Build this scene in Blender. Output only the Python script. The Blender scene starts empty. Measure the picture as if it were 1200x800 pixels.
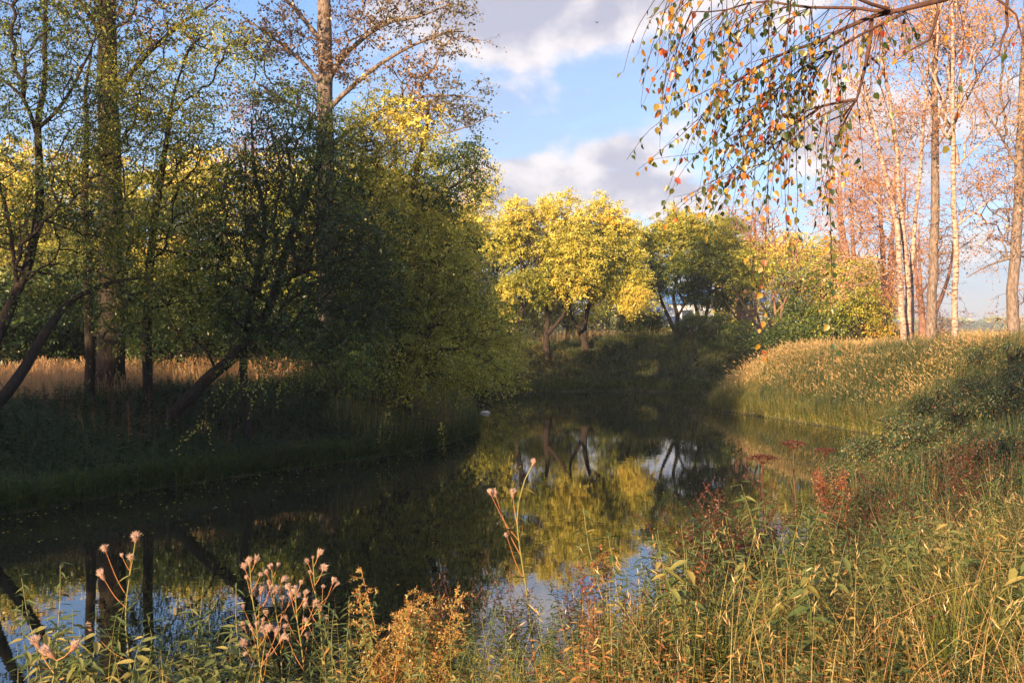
import bpy, math, random
import numpy as np

random.seed(7)
RNG = np.random.default_rng(7)
C = bpy.context.scene.collection
scene = bpy.context.scene
EYE = 3.2
HOR = 388.0
FPX = 1200.0

# ------------------------------------------------------------------ camera
cam_d = bpy.data.cameras.new('camera')
cam = bpy.data.objects.new('camera', cam_d)
C.objects.link(cam)
cam_d.sensor_width = 36.0
cam_d.lens = 36.0
cam_d.clip_start = 0.1
cam_d.clip_end = 9000.0
cam.location = (0, 0, EYE)
cam.rotation_euler = (math.radians(90) - math.atan(12.0 / FPX), 0, 0)
scene.camera = cam

# ------------------------------------------------------------------ sun and sky
SUN_AZ = math.radians(31)      # degrees to the left of straight behind the camera
SUN_EL = math.radians(15)
sdir = np.array([-math.sin(SUN_AZ) * math.cos(SUN_EL), -math.cos(SUN_AZ) * math.cos(SUN_EL), math.sin(SUN_EL)])
sun_d = bpy.data.lights.new('sun', 'SUN')
sun_d.energy = 5.0
sun_d.angle = math.radians(0.5)
sun_d.color = (1.0, 0.70, 0.40)
sun = bpy.data.objects.new('sun', sun_d)
C.objects.link(sun)
from mathutils import Vector
sun.rotation_euler = Vector((-sdir[0], -sdir[1], -sdir[2])).to_track_quat('-Z', 'Y').to_euler()

world = bpy.data.worlds.new('World')
scene.world = world
world.use_nodes = True


def nd(nt, t, **kw):
    n = nt.nodes.new(t)
    for k, v in kw.items():
        if k == 'ins':
            for a, b in v.items():
                n.inputs[a].default_value = b
        else:
            setattr(n, k, v)
    return n


def build_sky():
    nt = world.node_tree
    nt.nodes.clear()
    out = nt.nodes.new('ShaderNodeOutputWorld')
    bg = nd(nt, 'ShaderNodeBackground', ins={'Strength': 0.05})
    sky = nd(nt, 'ShaderNodeTexSky', sky_type='NISHITA')
    sky.sun_disc = False
    sky.sun_elevation = SUN_EL
    sky.sun_rotation = math.atan2(sdir[0], sdir[1])
    sky.altitude = 100
    sky.air_density = 1.0
    sky.dust_density = 0.6
    sky.ozone_density = 2.0
    tc = nt.nodes.new('ShaderNodeTexCoord')
    sep = nt.nodes.new('ShaderNodeSeparateXYZ')
    nt.links.new(tc.outputs['Generated'], sep.inputs[0])

    def math_(op, a, b=None, c=None):
        m = nd(nt, 'ShaderNodeMath', operation=op)
        for i, x in enumerate((a, b, c)):
            if x is None:
                continue
            if isinstance(x, (int, float)):
                m.inputs[i].default_value = x
            else:
                nt.links.new(x, m.inputs[i])
        return m.outputs[0]
    X, Y, Z = sep.outputs
    az = math_('ARCTAN2', X, Y)
    hyp = math_('SQRT', math_('ADD', math_('MULTIPLY', X, X), math_('MULTIPLY', Y, Y)))
    el = math_('ARCTAN2', Z, hyp)

    def noise(scale_az, scale_el, oaz, oel, detail, rough, sc=1.0):
        cmb = nt.nodes.new('ShaderNodeCombineXYZ')
        nt.links.new(math_('MULTIPLY_ADD', az, scale_az, oaz), cmb.inputs[0])
        nt.links.new(math_('MULTIPLY_ADD', el, scale_el, oel), cmb.inputs[1])
        n = nd(nt, 'ShaderNodeTexNoise', ins={'Scale': sc, 'Detail': detail, 'Roughness': rough, 'Distortion': 0.25})
        nt.links.new(cmb.outputs[0], n.inputs['Vector'])
        return n.outputs['Fac']

    def ramp(x, a, b, lo=0.0, hi=1.0, smooth=True):
        m = nd(nt, 'ShaderNodeMapRange', ins={1: a, 2: b, 3: lo, 4: hi})
        if smooth:
            m.interpolation_type = 'SMOOTHSTEP'
        nt.links.new(x, m.inputs[0])
        return m.outputs[0]

    def bump(a0, e0, sa, se):   # soft patch of sky where a cloud stands, centred at azimuth a0, elevation e0
        da = math_('DIVIDE', math_('SUBTRACT', az, a0), sa)
        de = math_('DIVIDE', math_('SUBTRACT', el, e0), se)
        r2 = math_('ADD', math_('MULTIPLY', da, da), math_('MULTIPLY', de, de))
        return math_('POWER', 2.718, math_('MULTIPLY', r2, -1.0))

    # cumulus heaps
    n1 = noise(9.0, 13.0, 3.3, 1.2, 10.0, 0.56)
    n1b = noise(9.0, 13.0, 3.3 + 0.16, 1.2 - 0.24, 10.0, 0.56)
    heaps = None
    for a0, e0, sa, se, w in ((0.06, 0.135, 0.13, 0.030, 0.50), (0.10, 0.170, 0.05, 0.028, 0.42), (-0.02, 0.155, 0.05, 0.02, 0.34), (0.15, 0.13, 0.06, 0.03, 0.4), (0.31, 0.19, 0.05, 0.04, 0.5), (0.45, 0.19, 0.08, 0.03, 0.5),
                              (0.34, 0.185, 0.15, 0.045, 0.42), (0.05, 0.315, 0.17, 0.050, 0.62),
                              (0.20, 0.36, 0.22, 0.07, 0.5), (0.42, 0.06, 0.25, 0.022, 0.20),
                              (0.9, 0.2, 0.3, 0.07, 0.3), (-1.0, 0.18, 0.35, 0.08, 0.3), (0.10, 0.105, 0.25, 0.012, 0.16)):
        b = math_('MULTIPLY', bump(a0, e0, sa, se), w)
        heaps = b if heaps is None else math_('MAXIMUM', heaps, b)
    dens = math_('ADD', n1, heaps)
    mask = ramp(dens, 0.60, 0.78)
    light = ramp(math_('ADD', math_('SUBTRACT', n1, n1b), math_('MULTIPLY', math_('SUBTRACT', 0.86, dens), 0.45)), -0.10, 0.12)
    # thin high veil
    n2 = noise(2.2, 9.0, 5.0, 2.0, 5.0, 0.6)
    veil = math_('MULTIPLY', ramp(math_('ADD', n2, math_('MULTIPLY', bump(0.15, 0.18, 0.35, 0.2), 0.15)), 0.35, 0.75), 0.8)
    veil = math_('MULTIPLY', veil, ramp(az, -0.30, 0.02, 0.12, 1.0))
    lowh = ramp(el, 0.0, 0.22, 0.75, 0.0)
    veil = math_('MAXIMUM', veil, lowh)
    ccol = nd(nt, 'ShaderNodeMix', data_type='RGBA')
    nt.links.new(light, ccol.inputs[0])
    ccol.inputs[6].default_value = (3.1, 3.1, 3.8, 1)
    ccol.inputs[7].default_value = (6.0, 5.6, 5.6, 1)
    gain = nd(nt, 'ShaderNodeMix', data_type='RGBA', blend_type='MULTIPLY')
    gain.inputs[0].default_value = 1.0
    nt.links.new(sky.outputs[0], gain.inputs[6])
    gain.inputs[7].default_value = (0.95, 1.15, 1.45, 1)
    m1 = nd(nt, 'ShaderNodeMix', data_type='RGBA')
    nt.links.new(veil, m1.inputs[0])
    nt.links.new(gain.outputs[2], m1.inputs[6])
    m1.inputs[7].default_value = (2.6, 3.3, 4.7, 1)
    m2 = nd(nt, 'ShaderNodeMix', data_type='RGBA')
    nt.links.new(math_('MULTIPLY', mask, 0.92), m2.inputs[0])
    nt.links.new(m1.outputs[2], m2.inputs[6])
    nt.links.new(ccol.outputs[2], m2.inputs[7])
    # even white glow overhead, out of view, added as fill light
    m3 = nd(nt, 'ShaderNodeMix', data_type='RGBA')
    nt.links.new(math_('MULTIPLY', ramp(el, 0.5, 0.9), 0.6), m3.inputs[0])
    nt.links.new(m2.outputs[2], m3.inputs[6])
    m3.inputs[7].default_value = (9.0, 8.4, 8.2, 1)
    nt.links.new(m3.outputs[2], bg.inputs['Color'])
    nt.links.new(bg.outputs[0], out.inputs['Surface'])


build_sky()
world.cycles.sampling_method = 'MANUAL'
world.cycles.sample_map_resolution = 256

vs = scene.view_settings
vs.view_transform = 'Standard'
vs.look = 'None'
vs.exposure = 1.85
vs.gamma = 1.0
vs.use_curve_mapping = False
cy = scene.cycles
cy.max_bounces = 7
cy.diffuse_bounces = 3
cy.glossy_bounces = 3
cy.transmission_bounces = 4
cy.transparent_max_bounces = 4
cy.use_adaptive_sampling = True
cy.adaptive_threshold = 0.02
cy.use_denoising = True
cy.sample_clamp_indirect = 6.0
cy.caustics_reflective = False
cy.caustics_refractive = False


# ------------------------------------------------------------------ helpers
SETBACK = 0.0      # metres added to every distance while a group of trees is laid out


def P(px, py, D):
    D = D + SETBACK
    return np.array([(px - 600.0) / FPX * D, D, EYE - (py - HOR) / FPX * D])


def norm(v):
    return v / np.maximum(np.linalg.norm(v, axis=-1, keepdims=True), 1e-9)


def tag(o, label=None, cat=None, group=None, kind=None):
    if label: o['label'] = label
    if cat: o['category'] = cat
    if group: o['group'] = group
    if kind: o['kind'] = kind
    return o


def link(o, parent=None):
    C.objects.link(o)
    if parent is not None:
        o.parent = parent
    return o


def empty(name, loc, rz=0.0):
    o = bpy.data.objects.new(name, None)
    o.location = tuple(loc)
    o.rotation_euler = (0, 0, rz)
    o.empty_display_size = 0.2
    return link(o)


class Buf:
    """collects vertices, quads/tris and a per-vertex tint value"""
    def __init__(self):
        self.V, self.Q, self.T, self.A, self.n = [], [], [], [], 0

    def add(self, v, f, a=0.5):
        v = np.asarray(v, dtype=np.float32).reshape(-1, 3)
        f = np.asarray(f, dtype=np.int64)
        (self.Q if f.shape[1] == 4 else self.T).append(f + self.n)
        self.V.append(v)
        a = np.asarray(a, dtype=np.float32)
        self.A.append(np.full(len(v), a) if a.ndim == 0 else a)
        self.n += len(v)

    def mesh(self, name, mat, origin=(0, 0, 0), smooth=False):
        V = np.concatenate(self.V) - np.asarray(origin, dtype=np.float32)
        A = np.concatenate(self.A)
        Q = np.concatenate(self.Q) if self.Q else np.zeros((0, 4), int)
        T = np.concatenate(self.T) if self.T else np.zeros((0, 3), int)
        me = bpy.data.meshes.new(name)
        me.vertices.add(len(V))
        me.vertices.foreach_set('co', V.ravel().astype(np.float32))
        me.loops.add(Q.size + T.size)
        me.loops.foreach_set('vertex_index', np.concatenate([Q.ravel(), T.ravel()]).astype(np.int32))
        me.polygons.add(len(Q) + len(T))
        st = np.concatenate([np.arange(len(Q)) * 4, len(Q) * 4 + np.arange(len(T)) * 3]).astype(np.int32)
        me.polygons.foreach_set('loop_start', st)
        if smooth:
            me.polygons.foreach_set('use_smooth', np.ones(len(Q) + len(T), dtype=bool))
        at = me.attributes.new('v', 'FLOAT', 'POINT')
        at.data.foreach_set('value', A.astype(np.float32))
        me.update(calc_edges=True)
        me.materials.append(mat)
        return me

    def build(self, name, mat, parent=None, origin=(0, 0, 0), smooth=False):
        me = self.mesh(name, mat, origin, smooth)
        o = bpy.data.objects.new(name, me)
        if parent is None:
            o.location = tuple(float(t) for t in origin)
        return link(o, parent)


def resample(pts, step):
    """Catmull-Rom through control rows (any columns), about `step` apart"""
    p = np.asarray(pts, float)
    if len(p) < 2:
        return p
    q = np.vstack([2 * p[0] - p[1], p, 2 * p[-1] - p[-2]])
    out = []
    for i in range(1, len(q) - 2):
        L = np.linalg.norm(q[i + 1][:3] - q[i][:3])
        k = max(1, int(round(L / step)))
        t = (np.arange(k) / k)[:, None]
        a, b, c, d = q[i - 1], q[i], q[i + 1], q[i + 2]
        out.append(0.5 * ((2 * b) + (-a + c) * t + (2 * a - 5 * b + 4 * c - d) * t ** 2 + (-a + 3 * b - 3 * c + d) * t ** 3))
    out.append(p[-1:])
    return np.vstack(out)


def tube(buf, pts, rad, sides=8, a=0.5, rough=0.0):
    pts = np.asarray(pts, float)
    rad = np.asarray(rad, float)
    tan = norm(np.gradient(pts, axis=0))
    ref = np.array([0.31, 0.95, 0.05]) if abs(tan[0, 2]) > 0.5 else np.array([0.05, 0.1, 1.0])
    u = norm(np.cross(tan, ref))
    w = np.cross(tan, u)
    th = np.arange(sides) / sides * 2 * math.pi
    rr = rad[:, None] * np.ones((1, sides))
    if rough > 0:
        rr = rr * (1 + rough * (RNG.random(rr.shape) - 0.5))
    V = pts[:, None] + rr[..., None] * (np.cos(th)[None, :, None] * u[:, None] + np.sin(th)[None, :, None] * w[:, None])
    n = len(pts)
    i = np.arange(n - 1)[:, None] * sides
    j = np.arange(sides)[None]
    j2 = (j + 1) % sides
    F = np.stack([i + j, i + j2, i + sides + j2, i + sides + j], -1).reshape(-1, 4)
    buf.add(V.reshape(-1, 3), F, a)


def frusta(buf, p0, p1, r0, r1, sides=4, a=0.5):
    if len(p0) == 0:
        return
    t = norm(p1 - p0)
    ref = np.where(np.abs(t[:, 2:3]) > 0.7, np.array([[1.0, 0.2, 0]]), np.array([[0, 0.1, 1.0]]))
    u = norm(np.cross(t, ref))
    w = np.cross(t, u)
    th = np.arange(sides) / sides * 2 * math.pi
    ring = np.cos(th)[None, :, None] * u[:, None] + np.sin(th)[None, :, None] * w[:, None]
    A = p0[:, None] + ring * r0[:, None, None]
    B = p1[:, None] + ring * r1[:, None, None]
    V = np.concatenate([A, B], 1)
    base = np.arange(len(p0))[:, None] * 2 * sides
    j = np.arange(sides)[None]
    j2 = (j + 1) % sides
    F = np.stack([base + j, base + j2, base + sides + j2, base + sides + j], -1).reshape(-1, 4)
    buf.add(V.reshape(-1, 3), F, a)


def leaves(buf, pos, d, nrm, L, W, v, near=False):
    """one leaf per row: a folded blade, four vertices far away, eight near"""
    n = len(pos)
    if n == 0:
        return
    d = norm(d)
    side = norm(np.cross(d, nrm))
    up = np.cross(side, d)
    L = np.broadcast_to(L, (n,))[:, None]
    W = np.broadcast_to(W, (n,))[:, None]
    v = np.broadcast_to(v, (n,))
    if not near:
        mid = pos + d * L * 0.42
        V = np.stack([pos, mid + side * W * .5, pos + d * L, mid - side * W * .5], 1)
        F = np.arange(n * 4).reshape(-1, 4)
        buf.add(V.reshape(-1, 3), F, np.repeat(v, 4))
    else:
        q = []
        q.append(pos)
        q.append(pos + d * L * .22 + side * W * .42 + up * W * .12)
        q.append(pos + d * L * .55 + side * W * .38 + up * W * .10)
        q.append(pos + d * L * 1.0 - up * L * .08)
        q.append(pos + d * L * .55 - side * W * .38 + up * W * .10)
        q.append(pos + d * L * .22 - side * W * .42 + up * W * .12)
        V = np.stack(q, 1)
        b = np.arange(n)[:, None] * 6
        F = np.concatenate([b + np.array([[0, 1, 2, 3]]), b + np.array([[0, 3, 4, 5]])])
        buf.add(V.reshape(-1, 3), F, np.repeat(v, 6))


def rnd3(n):
    return norm(RNG.normal(size=(n, 3)))


_W = RNG.normal(size=(9, 3))
_PH = RNG.random(9) * 6.28


def snoise(p, scale):
    """smooth value noise in -1..1 from a few sine waves"""
    s = np.sin(p @ (_W * scale).T + _PH)
    return s.mean(1) * 1.6


# ------------------------------------------------------------------ river and terrain
RIVER = np.array([
    (-90, 26), (-40, 19), (-20, 16.3), (-8.85, 17.7), (-7.6, 20.2), (-5.7, 22.9), (-3.6, 25.6), (-1.9, 28.7), (-1.1, 32.5), (-1.5, 37), (-2.6, 42),
    (-3.6, 47), (-1.7, 50.5), (0.9, 53), (4.6, 55), (10, 53), (16, 54), (27, 59), (60, 76), (110, 110),
    (112, 98), (60, 62), (27, 51), (16, 47.5), (11, 46), (8.7, 44.3), (8.2, 42.3), (9.3, 38.6), (10.4, 35), (11.2, 32), (11.3, 29.5), (10.2, 26.5),
    (8.6, 23.3), (6.6, 19.5), (4.7, 15.6), (3.0, 11.8), (1.7, 9.3), (0.5, 7.9), (-1.5, 7.0), (-4.5, 6.6), (-9, 5.6), (-20, 2), (-40, -3), (-92, -8)], float)


def sdist(x, y):
    """signed distance to the river outline, positive on land"""
    x = np.asarray(x, float).ravel()
    y = np.asarray(y, float).ravel()
    best = np.full(len(x), 1e9)
    ins = np.zeros(len(x), bool)
    n = len(RIVER)
    for i in range(n):
        ax, ay = RIVER[i]
        bx, by = RIVER[(i + 1) % n]
        dx, dy = bx - ax, by - ay
        t = np.clip(((x - ax) * dx + (y - ay) * dy) / (dx * dx + dy * dy), 0, 1)
        best = np.minimum(best, np.hypot(x - ax - t * dx, y - ay - t * dy))
        cond = (ay > y) != (by > y)
        with np.errstate(divide='ignore', invalid='ignore'):
            xi = (bx - ax) * (y - ay) / (by - ay) + ax
        ins ^= cond & (x < xi)
    return np.where(ins, -best, best)


# control points: x, y, plateau height, bank width
CP = np.array([
    (0, 0, 1.55, 3.0), (-10, -1, 1.5, 3), (4, 5, 1.45, 3.0), (8, 9, 1.35, 4), (9.5, 14, 1.2, 5), (12, 20, 1.7, 5), (15, 28, 2.3, 5), (17, 34, 2.5, 4.5),
    (26, 36, 2.6, 4), (12.5, 38, 2.35, 3.6), (12, 42, 2.2, 3.0), (22, 45, 2.5, 3), (-10, 22, 1.5, 4.2), (-16, 25, 1.6, 4.2), (-5, 28, 1.5, 3.8), (-4.5, 34, 1.6, 3.2), (-6, 44, 1.8, 3), (-12, 32, 1.7, 4),
    (-3, 54, 2.3, 3), (2, 59, 2.35, 4.2), (8, 60, 2.75, 4.2), (15, 60, 2.6, 4), (30, 70, 2.7, 4), (0, 90, 2.6, 4), (60, 100, 2.6, 4), (-60, 70, 2.3, 4),
    (0, -30, 2.0, 4), (30, 0, 2.6, 4), (20, 12, 2.2, 4), (60, 30, 2.8, 4)], float)


def H(x, y):
    x = np.asarray(x, float).ravel()
    y = np.asarray(y, float).ravel()
    sd = sdist(x, y)
    wsum = np.zeros_like(x)
    t = np.zeros_like(x)
    w_ = np.zeros_like(x)
    for cx, cy_, h, w in CP:
        k = 1.0 / ((x - cx) ** 2 + (y - cy_) ** 2 + 4.0) ** 2
        wsum += k
        t += k * h
        w_ += k * w
    t /= wsum
    w_ /= wsum
    p3 = np.stack([x, y, x * 0], 1)
    q = np.clip(sd / w_, 0, 1)
    prof = q ** 0.75
    prof = prof * prof * (3 - 2 * prof) * 0.35 + prof * 0.65
    rough = 0.10 * snoise(p3, 0.9) + 0.05 * snoise(p3, 2.6)
    near = np.clip(1 - np.hypot(x, y) / 500, 0, 1)
    z = t * prof + rough * np.clip(sd, 0, 1) * near + 0.12 * snoise(p3, 0.25) * np.clip(sd / 6, 0, 1) * near
    z = np.where(sd > 0, z + 0.03, np.maximum(sd * 0.6, -1.2))
    return z


def graded(lo, a, b, hi, step, g=1.18):
    mid = np.arange(a, b + 1e-6, step)
    r, s = [b], step
    while r[-1] < hi:
        s *= g
        r.append(r[-1] + s)
    l, s = [a], step
    while l[-1] > lo:
        s *= g
        l.append(l[-1] - s)
    return np.concatenate([np.array(l[1:][::-1]), mid, np.array(r[1:])])


# ------------------------------------------------------------------ materials
def new_mat(name):
    m = bpy.data.materials.new(name)
    m.use_nodes = True
    m.node_tree.nodes.clear()
    return m, m.node_tree


def set_ramp(r, stops):
    cr = r.color_ramp
    while len(cr.elements) > 1:
        cr.elements.remove(cr.elements[-1])
    cr.elements[0].position = stops[0][0]
    cr.elements[0].color = (*stops[0][1], 1)
    for p, c in stops[1:]:
        e = cr.elements.new(p)
        e.color = (*c, 1)


def leaf_mat(name, stops, trans=0.35, gloss=0.05):
    m, nt = new_mat(name)
    out = nt.nodes.new('ShaderNodeOutputMaterial')
    at = nd(nt, 'ShaderNodeAttribute', attribute_name='v')
    r = nt.nodes.new('ShaderNodeValToRGB')
    set_ramp(r, stops)
    nt.links.new(at.outputs['Fac'], r.inputs[0])
    df = nt.nodes.new('ShaderNodeBsdfDiffuse')
    tr = nt.nodes.new('ShaderNodeBsdfTranslucent')
    nt.links.new(r.outputs[0], df.inputs[0])
    nt.links.new(r.outputs[0], tr.inputs[0])
    mx = nt.nodes.new('ShaderNodeMixShader')
    mx.inputs[0].default_value = trans
    nt.links.new(df.outputs[0], mx.inputs[1])
    nt.links.new(tr.outputs[0], mx.inputs[2])
    gl = nd(nt, 'ShaderNodeBsdfGlossy', ins={'Roughness': 0.42})
    m2 = nt.nodes.new('ShaderNodeMixShader')
    m2.inputs[0].default_value = gloss
    nt.links.new(mx.outputs[0], m2.inputs[1])
    nt.links.new(gl.outputs[0], m2.inputs[2])
    nt.links.new(m2.outputs[0], out.inputs[0])
    return m


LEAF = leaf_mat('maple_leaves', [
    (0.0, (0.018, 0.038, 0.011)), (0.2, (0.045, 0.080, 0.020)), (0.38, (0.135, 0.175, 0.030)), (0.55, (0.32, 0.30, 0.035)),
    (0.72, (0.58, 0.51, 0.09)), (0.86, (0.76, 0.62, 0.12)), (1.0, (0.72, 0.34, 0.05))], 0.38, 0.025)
DRYLEAF = leaf_mat('poplar_leaves', [
    (0.0, (0.05, 0.06, 0.02)), (0.35, (0.10, 0.085, 0.03)), (0.6, (0.20, 0.11, 0.05)), (0.8, (0.36, 0.18, 0.06)), (1.0, (0.50, 0.30, 0.06))])
BIRCHLEAF = leaf_mat('birch_leaves', [
    (0.0, (0.025, 0.055, 0.015)), (0.35, (0.06, 0.09, 0.02)), (0.55, (0.20, 0.17, 0.03)), (0.7, (0.50, 0.27, 0.03)), (0.85, (0.55, 0.16, 0.03)), (1.0, (0.35, 0.05, 0.02))], 0.45)
PINKLEAF = leaf_mat('sparse_orange_leaves', [
    (0.0, (0.24, 0.095, 0.065)), (0.4, (0.42, 0.17, 0.075)), (0.7, (0.62, 0.27, 0.06)), (1.0, (0.68, 0.38, 0.06))], 0.4)
GRASS = leaf_mat('grass_blades', [
    (0.0, (0.03, 0.06, 0.012)), (0.25, (0.075, 0.12, 0.02)), (0.45, (0.20, 0.20, 0.04)), (0.65, (0.38, 0.30, 0.09)), (0.85, (0.54, 0.37, 0.17)), (1.0, (0.52, 0.27, 0.13))], 0.35, 0.03)
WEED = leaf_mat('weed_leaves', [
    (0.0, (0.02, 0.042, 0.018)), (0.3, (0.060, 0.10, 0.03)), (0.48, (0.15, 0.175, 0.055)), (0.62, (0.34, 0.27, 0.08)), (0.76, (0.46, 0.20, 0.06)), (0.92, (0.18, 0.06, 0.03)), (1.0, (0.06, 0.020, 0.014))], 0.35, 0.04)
FLUFF = leaf_mat('seed_fluff', [(0.0, (0.30, 0.16, 0.10)), (0.5, (0.62, 0.42, 0.33)), (1.0, (0.80, 0.66, 0.56))], 0.4, 0.0)


def noise_mat(name, stops, scale, detail=6, rough=0.9, bumpd=0.0, stretch=(1, 1, 1), obj=True, bscale=None):
    m, nt = new_mat(name)
    out = nt.nodes.new('ShaderNodeOutputMaterial')
    b = nd(nt, 'ShaderNodeBsdfPrincipled')
    b.inputs['Roughness'].default_value = rough
    b.inputs['Specular IOR Level'].default_value = 0.2
    tc = nt.nodes.new('ShaderNodeTexCoord')
    mp = nt.nodes.new('ShaderNodeMapping')
    mp.inputs['Scale'].default_value = stretch
    nt.links.new(tc.outputs['Object'], mp.inputs[0])
    n = nd(nt, 'ShaderNodeTexNoise', ins={'Scale': scale, 'Detail': detail, 'Roughness': 0.65})
    nt.links.new(mp.outputs[0], n.inputs['Vector'])
    r = nt.nodes.new('ShaderNodeValToRGB')
    set_ramp(r, stops)
    nt.links.new(n.outputs['Fac'], r.inputs[0])
    nt.links.new(r.outputs[0], b.inputs['Base Color'])
    if bumpd > 0:
        n2 = nd(nt, 'ShaderNodeTexNoise', ins={'Scale': bscale or scale * 2, 'Detail': 5.0, 'Roughness': 0.7})
        nt.links.new(mp.outputs[0], n2.inputs['Vector'])
        bp = nd(nt, 'ShaderNodeBump', ins={'Strength': 0.9, 'Distance': bumpd})
        nt.links.new(n2.outputs['Fac'], bp.inputs['Height'])
        nt.links.new(bp.outputs[0], b.inputs['Normal'])
    nt.links.new(b.outputs[0], out.inputs[0])
    return m


BARK_DARK = noise_mat('dark_bark', [(0.3, (0.014, 0.010, 0.008)), (0.7, (0.055, 0.040, 0.032))], 9, bumpd=0.03, stretch=(3, 3, .6))
BARK_POPLAR = noise_mat('poplar_bark', [(0.3, (0.05, 0.038, 0.032)), (0.5, (0.16, 0.12, 0.10)), (0.75, (0.32, 0.25, 0.21))], 7, bumpd=0.03, stretch=(2.5, 2.5, .7))
BARK_PINK = noise_mat('twiggy_bark', [(0.3, (0.12, 0.06, 0.045)), (0.7, (0.28, 0.15, 0.11))], 12)
BARK_BIRCH = noise_mat('birch_bark', [(0.38, (0.05, 0.035, 0.03)), (0.46, (0.28, 0.18, 0.14)), (0.7, (0.52, 0.38, 0.31))], 5, bumpd=0.01, stretch=(1.2, 1.2, 2.6))
TWIG = noise_mat('dark_twig', [(0.3, (0.035, 0.018, 0.016)), (0.7, (0.11, 0.055, 0.045))], 20)
SOIL = noise_mat('soil', [(0.3, (0.020, 0.018, 0.012)), (0.5, (0.040, 0.042, 0.018)), (0.7, (0.09, 0.07, 0.035))], 0.9, 8, bumpd=0.06, bscale=6)


def water_material():
    m, nt = new_mat('river_water')
    out = nt.nodes.new('ShaderNodeOutputMaterial')
    b = nd(nt, 'ShaderNodeBsdfPrincipled')
    b.inputs['Base Color'].default_value = (0.010, 0.011, 0.007, 1)
    b.inputs['Roughness'].default_value = 0.015
    b.inputs['IOR'].default_value = 2.9
    tc = nt.nodes.new('ShaderNodeTexCoord')
    mp = nt.nodes.new('ShaderNodeMapping')
    mp.inputs['Scale'].default_value = (0.8, 1.5, 1)
    nt.links.new(tc.outputs['Object'], mp.inputs[0])
    n = nd(nt, 'ShaderNodeTexNoise', ins={'Scale': 2.2, 'Detail': 3.0, 'Roughness': 0.55})
    nt.links.new(mp.outputs[0], n.inputs['Vector'])
    bp = nd(nt, 'ShaderNodeBump', ins={'Strength': 0.3, 'Distance': 0.0025})
    nt.links.new(n.outputs['Fac'], bp.inputs['Height'])
    nt.links.new(bp.outputs[0], b.inputs['Normal'])
    nt.links.new(b.outputs[0], out.inputs[0])
    return m


WATER = water_material()

# ------------------------------------------------------------------ ground and water
gx = graded(-4000, -14, 22, 4000, 0.35)
gy = graded(-300, 3.0, 62, 4500, 0.35)
GX, GY = np.meshgrid(gx, gy)
GZ = H(GX, GY)
nx, ny = len(gx), len(gy)
b = Buf()
ii = (np.arange(ny - 1)[:, None] * nx + np.arange(nx - 1)[None]).ravel()
b.add(np.stack([GX.ravel(), GY.ravel(), GZ], 1), np.stack([ii, ii + 1, ii + nx + 1, ii + nx], 1))
tag(b.build('ground', SOIL, smooth=True), kind='structure')
b = Buf()
b.add([(-95, -15, 0), (115, -15, 0), (115, 112, 0), (-95, 112, 0)], [(0, 1, 2, 3)])
tag(b.build('river_water', WATER), kind='structure')


# ------------------------------------------------------------------ trees
def grow(seed_pts, seed_path, pts, bf=0.35):
    """join scattered points to the stems, each by its cheapest way home; returns nodes, parents, order"""
    ns = len(seed_pts)
    N = len(pts)
    nodes = np.vstack([seed_pts, pts])
    path = np.concatenate([seed_path, np.zeros(N)])
    parent = np.full(ns + N, -1)
    d = np.linalg.norm(pts[:, None] - seed_pts[None], axis=2)
    cost = d + bf * seed_path[None]
    bp = cost.argmin(1)
    bc = cost[np.arange(N), bp]
    live = np.ones(N, bool)
    order = []
    for _ in range(N):
        k = int(np.where(live, bc, 1e9).argmin())
        live[k] = False
        g = ns + k
        parent[g] = bp[k]
        path[g] = path[bp[k]] + np.linalg.norm(nodes[g] - nodes[bp[k]])
        order.append(g)
        c = np.linalg.norm(pts - pts[k], axis=1) + bf * path[g]
        better = live & (c < bc)
        bc[better] = c[better]
        bp[better] = g
    return nodes, parent, order


def blob_points(blobs, n):
    w = np.array([b_[7] if len(b_) > 7 else 1.0 for b_ in blobs]) * np.array([b_[3] * b_[4] * b_[5] for b_ in blobs]) ** 0.75
    cnt = np.maximum(1, (w / w.sum() * n)).astype(int)
    out, vv = [], []
    for b_, c in zip(blobs, cnt):
        d = rnd3(c)
        r = RNG.random(c) ** 0.42 * (1 + .45 * RNG.random(c) ** 3)
        out.append(np.array(b_[:3]) + d * r[:, None] * np.array(b_[3:6]))
        vv.append(np.full(c, b_[6]))
    return np.vstack(out), np.concatenate(vv)


def big0(p):
    """a stem that starts at the ground"""
    return p[0, 2] < float(H([p[0, 0]], [p[0, 1]])[0]) + 2.4 and p[0, 2] < 3.0 and p[0, 3] >= .035


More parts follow.
